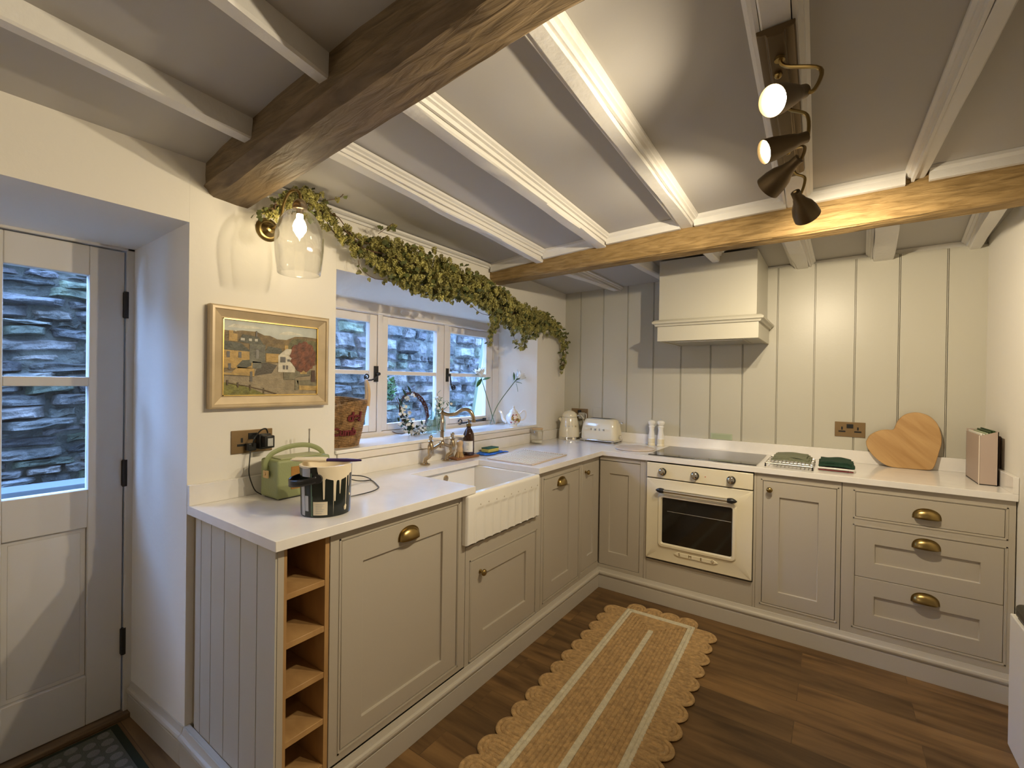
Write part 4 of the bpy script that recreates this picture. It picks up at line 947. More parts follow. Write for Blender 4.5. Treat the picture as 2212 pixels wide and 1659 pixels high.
paint('painted_fence', (.10, .065, .03), [R_(.03, .045, .13, .20), R_(.13, .145, .10, .17), R_(.25, .265, .06, .14), R_(.39, .40, .02, .09), [(.045, .17), (.13, .14), (.13, .13), (.045, .16)], [(.145, .14), (.25, .12), (.25, .11), (.145, .13)], [(.265, .11), (.39, .07), (.39, .06), (.265, .10)], [(.40, .07), (.54, .01), (.52, .005), (.40, .055)]], 17)
# ------------------------------------------------------------------ wall lamp
Lx, Ly = .235, -2.473
r = empty('wall_lamp', (0.0, Ly, 1.95), 'lit brass wall lamp with a clear bell glass, below the end of the dark beam', 'wall lamp')
b = B(); b.lathe([(.046, .0005), (.046, .006), (.040, .010), (.036, .012), (.030, .012), (.027, .018), (.018, .021), (.014, .030), (0, .034)], (0, Ly, 1.952), 32, (1, 0, 0)); b.build('back_plate', M['brass'], r, smooth=True, angle=50)
b = B(); b.tube(curve([(.03, Ly, 1.952), (.075, Ly, 1.955), (.105, Ly, 1.985), (.125, Ly, 2.035), (.165, Ly, 2.066), (.21, Ly, 2.062), (.235, Ly, 2.04), (Lx, Ly, 2.01)], 6), .0055, 10); b.build('arm', M['brass'], r, smooth=True)
b = B(); b.lathe([(.007, .040), (.020, .030), (.026, .015), (.026, 0), (.012, -.002), (.012, -.018), (0.0001, -.018)], (Lx, Ly, 1.985), 24); b.build('bulb_holder', M['copper'], r, smooth=True, angle=50)
b = B(); prof = []
for k in range(17):
    t = k/16; z = 1.985-.238*t; q = .024+.060*sin(min(1, t/.50)*pi/2)**.55-(0 if t < .55 else .011*((t-.55)/.45)**1.6); prof.append((q, z))
b.openlathe([(q, z) for q, z in prof]+[(prof[-1][0]-.0025, prof[-1][1]-.001)]+[(q-.0025, z-.0005) for q, z in prof[::-1]], (Lx, Ly, 0), 48); b.build('glass_shade', M['glass'], r, smooth=True, angle=80)
b = B(); b.lathe([(.011, .062), (.012, .046), (.019, .034), (.0235, .018), (.022, .002), (.013, -.012), (0, -.016)], (Lx, Ly, 1.905), 24); b.build('bulb', M['bulb'], r, smooth=True)
light('wall_lamp_light', 'POINT', (Lx, Ly, 1.915), 12, (1, .78, .42), .024).parent = None
# ------------------------------------------------------------------ spotlight bar
r = empty('spotlight_bar', (1.735, -1.82, 2.15), 'dark bronze ceiling spotlight bar with four swivel heads, two shining at the camera', 'spotlight')
def zj(y): return lerp(2.152, 2.222, (-1.03-y)/1.515)
b = B(); ya2, yb3 = -2.175, -1.395; x0, x1 = 1.690, 1.772
PRF = [(x0, 0), (x0+.002, -.012), (x0+.012, -.016), (x0+.020, -.016), (x0+.024, -.024), (x1-.024, -.024), (x1-.020, -.016), (x1-.012, -.016), (x1-.002, -.012), (x1, 0)]
sh = lambda y: lerp(0, .018, (y-ya2)/(yb3-ya2))
b.prism(PRF, lambda u, v: (u-sh(ya2), ya2, zj(ya2)+v-.001), lambda u, v: (u-sh(yb3), yb3, zj(yb3)+v-.001)); b.build('mounting_plate', M['bronze'], r, bevel=.0015, seg=1)
b = B(); b.sphere((1.725, -2.03, zj(-2.03)-.028), .010, 12); b.sphere((1.715, -1.60, zj(-1.6)-.028), .009, 12); b.build('fixing_nut', M['brass'], r, smooth=True)
heads = [((1.734, -2.231, 1.998), (.9, -3.6, 1.25), 1), ((1.690, -1.985, 1.998), (.35, -2.80, 1.45), 1), ((1.668, -1.700, 2.005), (.35, -.9, 1.25), 0), ((1.765, -1.400, 1.985), (2.15, -.35, 1.25), 0)]
for i, (p, aim, on) in enumerate(heads):
    p = Vector(p); a = (Vector(aim)-p).normalized(); back = p-a*.105
    yj = back.y if i else -2.10
    top = Vector((1.735-sh(yj), (-2.09, -1.89, -1.66, -1.47)[i], zj(yj)-.02))
    ks = (.84, .80, 1.05, 1.08)[i]; b = B()
    b.openlathe([(.006, -.120), (.015, -.117), (.016, -.092), (.019, -.086), (.022, -.074), (.032*ks, -.052), (.038*ks, -.028), (.0405*ks, 0), (.039*ks, .001), (.034*ks, -.006), (.010, -.06)], p, 32, a)
    hd = b.build('spot_head', M['bronze'], r, smooth=True, angle=50)
    b = B(); b.lathe([(.033*ks, -.007), (.030*ks, -.004), (0, -.003)], p, 24, a); b.build('spot_bulb', M['bulb'] , hd, smooth=True)
    s = Vector((.032, 0, 0)) if i != 0 else Vector((.06, .02, 0))
    b = B(); b.tube(curve([top, top+Vector((.012, 0, -.03)), (top+back)*.5+s, back+s*.4, back+Vector((0, 0, .004)), back-s*.25], 6), .0048, 8); b.cyl(top+Vector((0, 0, .006)), top-Vector((0, 0, .012)), .012, n=14)
    b.build('curled_arm', M['brass'], r, smooth=True)
    light('spot_light', 'SPOT', p+a*.004, (38, 36, 42, 52)[i], (1, .845, .60), .012, aim=p+a, cone=142, blend=1.0)

# ------------------------------------------------------------------ things in the back corner
r = empty('kettle', (.130, -.150, .91), 'cream retro kettle in the corner with a chrome base ring', 'kettle')
kc = (.130, -.150, .9105)
b = B(); b.lathe([(.080, .012), (.083, .020), (.083, .030), (.081, .070), (.074, .120), (.065, .160), (.060, .176)], kc, 48); kb = b.build('body', M['cream'], r, smooth=True, angle=50)
b = B(); b.lathe([(.060, .178), (.061, .183), (.057, .200), (.044, .216), (.024, .226), (0, .229)], kc, 40); b.build('lid', M['cream'], r, smooth=True)
b = B(); b.lathe([(.086, 0), (.087, .004), (.084, .012), (.0835, .024), (.060, .024)], kc, 48); b.build('chrome_base', M['chrome'], r, smooth=True, angle=50)
b = B(); hdv = Vector((.8, .35, 0)).normalized(); q = Vector(kc)
b.tube(curve([q+hdv*.052+Vector((0, 0, .186)), q+hdv*.085+Vector((0, 0, .192)), q+hdv*.108+Vector((0, 0, .165)), q+hdv*.110+Vector((0, 0, .11)), q+hdv*.098+Vector((0, 0, .06)), q+hdv*.079+Vector((0, 0, .05))], 6), .009, 10, flat=.8); b.build('handle', M['chrome'], r, smooth=True)
b = B(); b.tube([q-hdv*.050+Vector((0, 0, .135)), q-hdv*.082+Vector((0, 0, .165))], [.018, .011], 10); b.build('spout', M['cream'], r, smooth=True)
ak = atan2(CAM.y-kc[1], CAM.x-kc[0])
for k, ch in enumerate('SMEG'):
    aa = ak-.40+.36*k; text('badge_letter', ch, .015, (lambda x, y, z, aa=aa: (kc[0]+(.0775+z-.16*y*0)*cos(aa+x/.0735)-(y*.22)*cos(aa), kc[1]+(.0775+z)*sin(aa+x/.0735)-(y*.22)*sin(aa), kc[2]+.108+y)), M['steel'], kb, depth=.0016, bold=.0004)
b = B(); b.tube(curve([(.175, -.0085, 1.085), (.20, -.03, 1.075), (.224, -.06, 1.06), (.222, -.08, 1.00), (.226, -.10, .94), (.225, -.13, .915), (.19, -.16, .914)], 8), .0032, 7)
b.tube(curve([(.19, -.01, 1.10), (.215, -.03, 1.11), (.228, -.05, 1.09), (.230, -.06, 1.04), (.229, -.07, .96), (.228, -.09, .915), (.215, -.20, .914), (.16, -.245, .914)], 8), .0032, 7)
b.build('appliance_flex', M['white'], smooth=True, label='white power flexes dropping from the corner socket between kettle and toaster', cat='cable')
b = B(); b.box(.085, .125, -.035, -.0065, 1.066, 1.110); b.box(.150, .200, -.040, -.0065, 1.066, 1.118); b.build('plug', M['greylabel'], bevel=.006, label='grey moulded plugs in the bronze corner socket behind the kettle', cat='plug')
# toaster
r = empty('toaster', (.400, -.105, .91), 'cream two-slot toaster with chrome base, right of the kettle', 'toaster')
b = B(); tx0, tx1, ty0, ty1 = .240, .530, -.185, -.032
P = []; 
def tpr(x, s): # profile narrowing at the top
    return x
n = 12
ringp = []
for z, ins, rad_ in ((.930, .004, .030), (.938, 0, .034), (1.00, .002, .038), (1.05, .008, .042), (1.075, .018, .044), (1.085, .032, .040)):
    rg = []
    for (cx, cy, s) in ((tx1-ins-rad_, ty1-ins-rad_, 0), (tx0+ins+rad_, ty1-ins-rad_, 1), (tx0+ins+rad_, ty0+ins+rad_, 2), (tx1-ins-rad_, ty0+ins+rad_, 3)):
        for i in range(n+1): a = pi/2*(s+i/n); rg.append((cx+rad_*cos(a), cy+rad_*sin(a), z))
    ringp.append(rg)
k = len(ringp[0]); b.add([p for rg in ringp for p in rg], [(j*k+i, j*k+(i+1) % k, (j+1)*k+(i+1) % k, (j+1)*k+i) for j in range(len(ringp)-1) for i in range(k)]+[tuple(range(k))[::-1], tuple((len(ringp)-1)*k+i for i in range(k))])
tb = b.build('body', M['cream'], r, smooth=True, angle=60)
b = B(); b.box(tx0+.055, tx1-.055, ty0+.040, ty1-.045, 1.084, 1.0885); b.build('slot_plate', M['steel'], r, bevel=.002)
b = B(); b.box(tx0+.065, tx1-.065, -.128, -.113, 1.0886, 1.0892); b.box(tx0+.065, tx1-.065, -.100, -.085, 1.0886, 1.0892); b.build('slots', M['dark'], r)
b = B(); b.box(tx0+.002, tx1-.002, ty0-.001, ty1+.001, .9185, .930); b.build('chrome_base', M['chrome'], r, bevel=.004)
for x in (tx0+.03, tx1-.03):
    for y in (ty0+.02, ty1-.02):
        b = B(); b.cyl((x, y, .9105), (x, y, .920), .010, n=12); b.build('foot', M['steel'], r, smooth=True)
b = B(); b.lathe([(.015, 0), (.015, .012), (.012, .015), (0, .015)], (tx1, -.11, .955), 20, (1, 0, 0)); b.build('dial', M['chrome'], r, smooth=True, angle=40)
b = B(); b.cyl((tx1-.004, -.11, 1.060), (tx1+.022, -.11, 1.060), .003, n=10); b.sphere((tx1+.024, -.11, 1.060), .009, 14); b.build('lever', M['chrome'], r, smooth=True)
for k_, ch in enumerate('SMEG'): text('badge_letter', ch, .021, lambda x, y, z, k_=k_: (.335+.034*k_+x, ty0-.0005-z+(0 if y < 0 else 0), 1.006+y), M['steel'], tb, depth=.0016, bold=.0005)
# mills
for i, (x, y, lab) in enumerate(((.765, -.075, 'left of the two white-topped pepper mills against the back wall'), (.832, -.075, 'right of the two white-topped mills, the one nearer the hob'))):
    r = empty('pepper_mill', (x, y, .91), lab, 'mill', 'turned mills beside the hob')
    cc = (x, y, .9105)
    b = B(); b.lathe([(.026, 0), (.026, .012), (.023, .018), (.025, .024), (.025, .052)], cc, 28); b.build('base', M['cream'], r, smooth=True, angle=40, label='cream lower half')
    b = B(); b.lathe([(.025, .052), (.022, .060), (.024, .068), (.019, .095), (.017, .115), (.020, .132), (.023, .140), (.017, .146), (.021, .152), (.028, .162), (.028, .174), (.018, .183), (0, .185)], cc, 28); b.build('turned_top', M['white'], r, smooth=True, angle=40)
    b = B(); b.cyl((x, y, 1.094), (x, y, 1.098), .004, n=10); b.sphere((x, y, 1.102), .0055, 10); b.build('finial_nut', M['chrome'], r, smooth=True)
# round board
b = B(); b.lathe([(.128, 0), (.133, .003), (.133, .007), (.128, .010), (0, .010)], (.735, -.335, .9105), 56); b.build('round_board', M['marble'], smooth=True, angle=40, label='round pale board lying flat between the corner and the hob', cat='board')
# glass jar
r = empty('glass_jar', (.068, -.535, .91), 'clear glass jar with a flat wooden lid on the worktop left of the kettle', 'jar')
b = B(); b.openlathe([(.0001, .003), (.040, .003), (.044, .008), (.044, .094), (.038, .102), (.0365, .094), (.041, .088), (.041, .012), (.0001, .009)], (.068, -.535, .9105), 36); b.build('glass_body', M['glass'], r, smooth=True, angle=50)
b = B(); b.lathe([(.040, 0), (.043, .002), (.043, .009), (.040, .011), (0, .011)], (.068, -.535, 1.013), 36); b.build('lid', M['lwood'], r, smooth=True, angle=40)
b = B(); b.lathe([(.040, 0), (.040, .014), (0, .016)], (.068, -.535, .920), 28); b.build('contents', M['paper'], r, smooth=True, angle=40)
# racks and cloths right of the hob
r = empty('cooling_rack', (1.64, -.32, .91), 'low steel wire rack right of the hob with a folded cloth on it', 'rack')
b = B(); rx0, rx1, ry0, ry1, rz = 1.545, 1.765, -.500, -.190, .931
for p_, q_ in (((rx0, ry0), (rx1, ry0)), ((rx1, ry0), (rx1, ry1)), ((rx1, ry1), (rx0, ry1)), ((rx0, ry1), (rx0, ry0))): b.cyl((*p_, rz), (*q_, rz), .0028, n=8)
b.build('rim_wire', M['steel'], r, smooth=True)
b = B()
for k in range(1, 12): x = lerp(rx0, rx1, k/12); b.cyl((x, ry0, rz), (x, ry1, rz), .0018, n=6)
for y in (-.42, -.27): b.cyl((rx0, y, rz-.002), (rx1, y, rz-.002), .0018, n=6)
b.build('wires', M['steel'], r, smooth=True)
for x in (rx0, rx1):
    for y in (ry0, ry1):
        b = B(); b.tube([(x, y, rz), (x, y, .914)], .0032, 8); b.sphere((x, y, .9155), .005, 8); b.build('foot', M['black'], r, smooth=True)
def folded(name, m_, x0, x1, y0, y1, z, layers, lab, seed, t=.006):
    b = B()
    for k in range(layers):
        j = .010*k; zz = z+k*t*1.15
        def fn(u, v, k=k, zz=zz, up=True):
            x = lerp(x0+j*.7, x1-j, u); y = lerp(y0+j, y1-j*.6, v)
            return Vector((x+.006*noise.noise(Vector((v*3+k, seed, 0))), y+.008*noise.noise(Vector((u*3, k+seed, 1))), zz+.005*noise.noise(Vector((u*2.3+k, v*2.3, seed)))+.004*sin(u*pi)))
        N1, N2 = 16, 16
        T_ = [fn(i/N1, jj/N2)+Vector((0, 0, t)) for jj in range(N2+1) for i in range(N1+1)]; Bt = [fn(i/N1, jj/N2) for jj in range(N2+1) for i in range(N1+1)]
        K = (N1+1)*(N2+1); fs = []
        for jj in range(N2):
            for i in range(N1):
                q_ = jj*(N1+1)+i; fs.append((q_, q_+1, q_+N1+2, q_+N1+1)); fs.append((K+q_, K+q_+N1+1, K+q_+N1+2, K+q_+1))
        bd = [i for i in range(N1+1)]+[(jj)*(N1+1)+N1 for jj in range(1, N2+1)]+[N2*(N1+1)+i for i in range(N1-1, -1, -1)]+[jj*(N1+1) for jj in range(N2-1, 0, -1)]
        for i in range(len(bd)): fs.append((bd[i], K+bd[i], K+bd[(i+1) % len(bd)], bd[(i+1) % len(bd)]))
        b.add(T_+Bt, fs)
    return b.build(name, m_, smooth=True, angle=60, label=lab, cat='cloth')
folded('tea_towel', M['towelg'], 1.565, 1.755, -.43, -.20, .9385, 3, 'grey-green folded tea towel on the wire rack beside the hob', 2, .0065)
r = empty('trivet', (1.86, -.33, .91), 'white enamel trivet on short feet under the dark green mitt', 'trivet')
b = B(); b.box(1.785, 1.945, -.455, -.235, .922, .931); b.build('plate', M['white'], r, bevel=.003)
for x in (1.81, 1.92):
    for y in (-.445, -.25):
        b = B(); b.cyl((x, y, .9105), (x, y, .924), .005, n=10); b.build('foot', M['chrome'], r, smooth=True)
b = B(); b.tube([(1.79, -.462, .918), (1.94, -.462, .918)], .003, 8); b.build('front_rail', M['maroon'], r, smooth=True)
folded('oven_mitt', M['towel'], 1.790, 1.945, -.455, -.24, .9345, 2, 'dark green quilted mitt folded on the white trivet', 5, .011)
# heart board
HP = [(2.007, 1.043), (2.021, 1.076), (2.045, 1.098), (2.07, 1.112), (2.098, 1.118), (2.118, 1.118), (2.131, 1.123), (2.139, 1.146), (2.152, 1.178), (2.179, 1.207), (2.202, 1.217), (2.224, 1.222), (2.25, 1.218), (2.277, 1.207), (2.299, 1.186), (2.316, 1.158), (2.325, 1.124), (2.33, 1.091), (2.328, 1.051), (2.319, 1.012), (2.309, .968), (2.301, .938), (2.293, .922), (2.277, .914), (2.24, .912), (2.183, .911), (2.136, .911), (2.105, .916), (2.072, .935), (2.043, .963), (2.022, .992), (2.01, 1.017)]
HP = [(p.x, p.y) for p in curve([(x, z, 0) for x, z in HP+HP[:1]], 3)[:-1]]
b = B(); ht = lambda z: -.062+(z-.911)*.14
b.prism(HP, lambda x, z: (x, ht(z)-.010, z), lambda x, z: (x, ht(z)+.012, z)); b.build('heart_board', M['board'], bevel=.003, label='heart-shaped oak chopping board leaning against the panelling', cat='chopping board')
# taupe box with folders
r = empty('file_box', (2.45, -.25, .91), 'taupe open-topped file box full of folders at the right end of the worktop', 'file box')
bx0, bx1, by0, by1, bz = 2.412, 2.476, -.385, -.125, .9110; t = .003
b = B()
b.box(bx0, bx1, by0, by1, bz, bz+t); b.box(bx0, bx0+t, by0, by1, bz, 1.142); b.box(bx1-t, bx1, by0, by1, bz, 1.160); b.box(bx0, bx1, by1-t, by1, bz, 1.155)
b.hexa([(bx0, by0, bz), (bx1, by0, bz), (bx1, by0+t, bz), (bx0, by0+t, bz)], [(bx0, by0, 1.138), (bx1, by0, 1.162), (bx1, by0+t, 1.162), (bx0, by0+t, 1.138)])
b.build('box_sides', M['pink'], r)
b = B(); b.box(bx0-.0012, bx0+.002, by0-.0012, by0+.002, bz, 1.139); b.build('corner_edge', mat('pale_edge', (.72, .62, .52), .5), r)
for i, (x, m_, h, nm) in enumerate(((2.421, 'paper', 1.150, 'white folder nearest the left side of the taupe box'), (2.431, 'paper', 1.146, 'second white folder from the left in the taupe box'), (2.441, 'sticker', 1.152, 'pale green folder in the middle of the taupe box'), (2.452, 'leafdk', 1.160, 'dark green folder standing tallest in the taupe box'), (2.464, 'leafdk', 1.164, 'dark green folder at the right side of the taupe box'))):
    b = B(); b.box(x-.003, x+.003, by0+.012+.006*(i % 2), by1-.008, bz+.004, h)
    b.build('document_folder', M[m_], bevel=.0012, label=nm, cat='folder', group='folders in the taupe file box')
b = B(); b.box(2.487, 2.501, -.300, -.100, .9835, 1.135); b.build('dark_tablet', mat('brown_cover', (.09, .045, .03), .5), bevel=.002, label='dark brown covered slab standing behind the file box at the wall', cat='tablet')
# right-hand unit at the edge of the frame
r = empty('low_side_unit', (2.45, -1.25, 0), 'low pale unit with a dark rounded top at the right edge of the picture', 'side unit')
b = B(); b.box(2.416, 2.5025, -1.65, -.868, 0.0005, .505); b.build('side_panel', M['wall'], r, bevel=.004)
b = B(); b.box(2.420, 2.5025, -1.66, -.900, .5055, .560); b.build('dark_top', mat('dark_slate_top', (.035, .033, .025), .35), r, bevel=.018, seg=4)
# ------------------------------------------------------------------ rugs
r = empty('jute_rug', (1.08, -1.6, 0), 'scalloped jute runner with cream braided stripes on the kitchen floor', 'rug')
th = radians(2.2); RO = Vector((1.050, -.745, 0))
def rg(u, v, z=0):  # u across, v towards the camera
    return (RO.x+u*cos(th)+v*sin(th), RO.y+u*sin(th)-v*cos(th), z)
Wd, Ln = .185, 2.25
bj = B(); bc = B()
def braid(b, pts, wd=.0098, h=.0075, closed=False):
    P = [Vector(rg(u, v, .0078)) for u, v in pts]; b.tube(P, wd, 8, closed=closed, flat=h/wd)
def rectring(o):
    q = []; a, c0, c1 = Wd-o, o*.95, Ln-o
    r_ = min(.012, a*.9); seg_ = 10
    base = [(-a, c0), (a, c0), (a, c1), (-a, c1)]
    for i in range(4):
        p, n_ = base[i], base[(i+1) % 4]
        for k in range(seg_): q.append((lerp(p[0], n_[0], k/seg_), lerp(p[1], n_[1], k/seg_)))
    return q
k = 0; o = .0
while o < Wd-.006:
    q = rectring(o); q = [(u+.0012*noise.noise(Vector((v*9, k, 0))), v) for u, v in q]
    braid(bc if k < 2 else bj, q, wd=.0105, closed=True); o += .0185; k += 1
bc.prism([(-.013, .18), (-.009, .172), (.009, .172), (.013, .18), (.013, Ln-.165), (-.013, Ln-.165)], lambda x, y: rg(x, y, .002), lambda x, y: rg(x, y, .0165)); bj.prism([(-Wd, .0), (Wd, 0), (Wd, Ln), (-Wd, Ln)], lambda x, y: rg(x, y, .001), lambda x, y: rg(x, y, .0055))
bc.build('cream_braids', M['jutew'], r, smooth=True, angle=60); bj.build('jute_braids', M['jute'], r, smooth=True, angle=60)
b = B()
def scallop(cu, cv, du, dv, L=.098, wv=.050):
    """du,dv = outward direction"""
    for m_ in (1, .62, .25):
        pts = []
        ww = wv*m_; LL = L-wv*(1-m_)
        for i in range(15):
            a = -pi/2+pi*i/14; x = (LL-ww)+ww*cos(a) if True else 0; y = ww*sin(a)
            pts.append((x, y))
        pts = [(-.0, -ww)]+pts+[(0, ww)]
        P = [Vector(rg(cu+du*x-dv*y, cv+dv*x+du*y, .0072)) for x, y in pts]; b.tube(P, .0098, 8, flat=.70)
    P = [(x_, y_) for x_, y_ in ((0, -.045), (.06, -.045), (.085, -.02), (.088, 0), (.085, .02), (.06, .045), (0, .045))]
    b.prism(P, lambda x, y: rg(cu+du*x-dv*y, cv+dv*x+du*y, .001), lambda x, y: rg(cu+du*x-dv*y, cv+dv*x+du*y, .009))
n = 20; pitch = Ln/n
for k in range(n):
    v = (k+.5)*pitch; scallop(Wd+.008, v, 1, 0, .110+.008*noise.noise(Vector((k*1.7, 0, 0)))); scallop(-Wd-.008, v, -1, 0, .112+.008*noise.noise(Vector((k*1.7, 5, 0))))
for k in range(4): scallop(lerp(-.145, .145, k/3), -.006, 0, -1, .080, .046); scallop(lerp(-.145, .145, k/3), Ln+.006, 0, 1, .080, .046)
b.build('scalloped_border', M['jute'], r, smooth=True, angle=60)
b = B(); b.box(1.00-.0045, 1.004, -2.03, -2.02, .0005, .0015)
r = empty('doormat', (-.25, -3.1, 0), 'dark green doormat with rows of pale dots at the foot of the door', 'doormat')
b = B(); mx0, mx1, my0, my1 = -.415, .10, -3.55, -2.822
b.box(mx0, mx1, my0, my1, .0005, .006); b.build('rubber_edge', M['matg'], r, bevel=.002)
b = B(); b.box(mx0+.022, mx1-.022, my0+.025, my1-.025, .006, .0095); b.build('pile', M['matf'], r, bevel=.001)
b = B(); i = 0; y = my1-.052
while y > my0+.03:
    x = mx0+.045+(.026 if i % 2 else 0)
    while x < mx1-.035: b.lathe([(.0185, 0), (.0175, .002), (0, .0025)], (x, y, .0096), 12); x += .052
    y -= .045; i += 1
b.build('dots', M['matd'], r)

# ------------------------------------------------------------------ window sill things
# basket
bc_ = Vector((-.135, -2.055, 1.0372)); r = empty('basket', bc_, 'woven seagrass basket with maroon stitched lettering on the window sill', 'basket')
def brad(z): return .098+.042*min(1, (z/.20))**.9
def bfn(u, v):
    a = 2*pi*u; z = v*.215; tilt = .020*sin(a-.3)*v+.010*v*cos(2*a)
    R = brad(z)+.0022*sin(v*26*2*pi); return (bc_.x+R*.92*cos(a), bc_.y+R*sin(a), bc_.z+z+tilt)
b = B(); b.grid(bfn, 56, 104); b.lathe([(.096, .002), (0, .002)], bc_, 40); b.build('woven_body', M['basket'], r, smooth=True, solid=.007, angle=80)
b = B()
ah = radians(62)
for a in (ah, ah+pi):
    p = Vector(bfn((a/(2*pi)) % 1, 1)); out = Vector((cos(a), sin(a), 0)); tg = Vector((-sin(a), cos(a), 0))
    b.tube(curve([p+tg*.038-Vector((0, 0, .03)), p+tg*.036+out*.004+Vector((0, 0, .030)), p+tg*.024+Vector((0, 0, .075)), p-out*.004+Vector((0, 0, .095)), p-tg*.024+Vector((0, 0, .075)), p-tg*.036+out*.004+Vector((0, 0, .030)), p-tg*.038-Vector((0, 0, .03))], 6), .0085, 10)
b.build('rope_handles', M['rope'], r, smooth=True)
def bmap(a0, z0): return lambda x, y, z: tuple(Vector((bc_.x, bc_.y, bc_.z))+Vector((cos(a0+x/.13)*(brad(z0+y)*.94+.006+z), sin(a0+x/.13)*(brad(z0+y)+.006+z), z0+y)))
text('stitched_lettering', 'del', .062, bmap(radians(3), .145), M['maroon'], r, depth=.003, bold=.0022)
text('stitched_lettering', 'Cumb', .050, bmap(radians(-17), .075), M['maroon'], r, depth=.003, bold=.0020)
# flowers
def leafblade(b, p, d, L, wv, up=(0, 0, 1), bend=.15):
    p = Vector(p); d = Vector(d).normalized(); s_ = d.cross(Vector(up))
    if s_.length < .01: s_ = d.cross(Vector((1, 0, 0)))
    s_.normalize(); nrm = s_.cross(d)
    P = []
    for t, q_ in ((0, .08), (.25, .75), (.5, 1), (.75, .7), (1, .02)):
        c_ = p+d*L*t+nrm*(-bend*L*t*t); P.append((c_+s_*wv*.5*q_, c_-s_*wv*.5*q_, c_-nrm*wv*.12))
    vs = []; fs = []
    for (a_, b__, c_) in P: vs += [a_, c_, b__]
    for k in range(4): fs += [(k*3, k*3+1, k*3+4, k*3+3), (k*3+1, k*3+2, k*3+5, k*3+4)]
    b.add(vs, fs)
def blossom(b, p, R, rnd, n=5):
    ax = Vector((rnd.gauss(0, 1)+.8, rnd.gauss(0, 1)-.6, rnd.gauss(0, 1)+.3)).normalized(); t = ax.orthogonal().normalized(); s_ = ax.cross(t)
    for k in range(n): a = 2*pi*k/n+rnd.uniform(-.2, .2); leafblade(b, p, t*cos(a)+s_*sin(a)+ax*.45, R, R*.75, ax, .1)
def lily(c_, d, rnd, r_, parent):
    b = B(); d = Vector(d).normalized(); t = d.orthogonal().normalized(); s_ = d.cross(t)
    for j, (oa, sc) in enumerate(((Vector((0, 0, 0)), 1), (t*.022+d*.004, .8), (-s_*.020-d*.004, .85))):
        for k in range(6): a = 2*pi*k/6+j; leafblade(b, Vector(c_)+oa, (t*cos(a)+s_*sin(a))*.42+d, .042*sc*r_, .024*sc*r_, t*cos(a)+s_*sin(a), -.25)
    b.build('petals', M['petal'], parent, smooth=True, fix=False, solid=.0006)
rnd = random.Random(5)
vc = Vector((-.235, -.685, 1.0372)); r = empty('flower_vase', vc, 'small tapering glass vase holding two crossed white lily stems', 'vase')
b = B(); b.openlathe([(.0001, .001), (.022, .001), (.024, .004), (.031, .075), (.0295, .075), (.0225, .008), (.0001, .006)], vc, 32); b.build('glass', M['glass'], r, smooth=True, angle=50)
for (s0, mid_, tip, fd, lv) in (((-.232, -.66, 1.045), (-.243, -.72, 1.20), (-.248, -.800, 1.375), (-.1, -.45, 1), [((-.248, -.790, 1.37), (.1, 1, .35), .085), ((-.246, -.805, 1.38), (.25, -1, -.75), .085), ((-.246, -.81, 1.40), (.1, -1, .25), .06), ((-.248, -.80, 1.36), (.3, -1, .05), .05)]),
                             ((-.238, -.705, 1.045), (-.19, -.675, 1.19), (-.118, -.560, 1.365), (.25, .55, .75), [((-.118, -.545, 1.35), (.2, .35, -1), .060), ((-.118, -.555, 1.36), (.35, 1, -.05), .058), ((-.118, -.55, 1.375), (.2, .8, .3), .055), ((-.12, -.57, 1.37), (-.1, .2, 1), .06)])):
    f_ = empty('lily_stem', s0, 'white lily stem leaning left in the small vase, against the window' if tip[1] < -.7 else 'white lily stem leaning right in the small vase, against the window reveal', 'flower', 'lily stems in the vase')
    b = B(); b.tube(curve([s0, mid_, tip, Vector(tip)+Vector(fd).normalized()*.03], 6), .0026, 8)
    for q_ in ((.02, .01), (-.015, .02)): b.tube([Vector(tip), Vector(tip)+Vector(fd).normalized()*.032+Vector((q_[0], q_[1], 0))], .0018, 6)
    b.build('stalk', M['stem'], f_, smooth=True)
    b = B()
    for p_, d_, L_ in lv: leafblade(b, p_, d_, L_*1.1, L_*.34, (.4, .1, 1), .12)
    b.build('leaves', M['leaf'], f_, smooth=True, fix=False, solid=.0006)
    lily(Vector(tip)+Vector(fd).normalized()*.028, fd, rnd, 1.55, f_)
# teapot
tc_ = Vector((-.062, -.655, 1.0372)); r = empty('teapot', tc_, 'flower-painted china teapot at the right end of the window sill', 'teapot')
b = B(); b.lathe([(.030, 0), (.032, .004), (.026, .010), (.042, .024), (.055, .046), (.056, .062), (.048, .082), (.034, .098), (.030, .102)], tc_, 36); bd = b.build('body', M['china'], r, smooth=True, angle=60)
b = B(); b.lathe([(.031, .102), (.033, .106), (.024, .118), (.010, .126), (.006, .132), (.008, .138), (.004, .146), (0, .150)], tc_, 28); b.build('lid', M['china'], r, smooth=True)
dS = -rt; b = B()
b.tube(curve([tc_+dS*.048+Vector((0, 0, .034)), tc_+dS*.072+Vector((0, 0, .048)), tc_+dS*.082+Vector((0, 0, .078)), tc_+dS*.094+Vector((0, 0, .104)), tc_+dS*.106+Vector((0, 0, .112))], 5), [.016, .0155, .015, .0145, .014, .0135, .013, .0125, .012, .0115, .011, .0105, .010, .0095, .009, .0085, .008, .0075, .007, .0065, .006], 10); b.build('spout', M['china'], r, smooth=True)
b = B(); b.tube(curve([tc_-dS*.046+Vector((0, 0, .088)), tc_-dS*.066+Vector((0, 0, .112)), tc_-dS*.086+Vector((0, 0, .108)), tc_-dS*.090+Vector((0, 0, .080)), tc_-dS*.078+Vector((0, 0, .052)), tc_-dS*.054+Vector((0, 0, .044))], 6), .0052, 10); b.build('handle', M['china'], r, smooth=True)
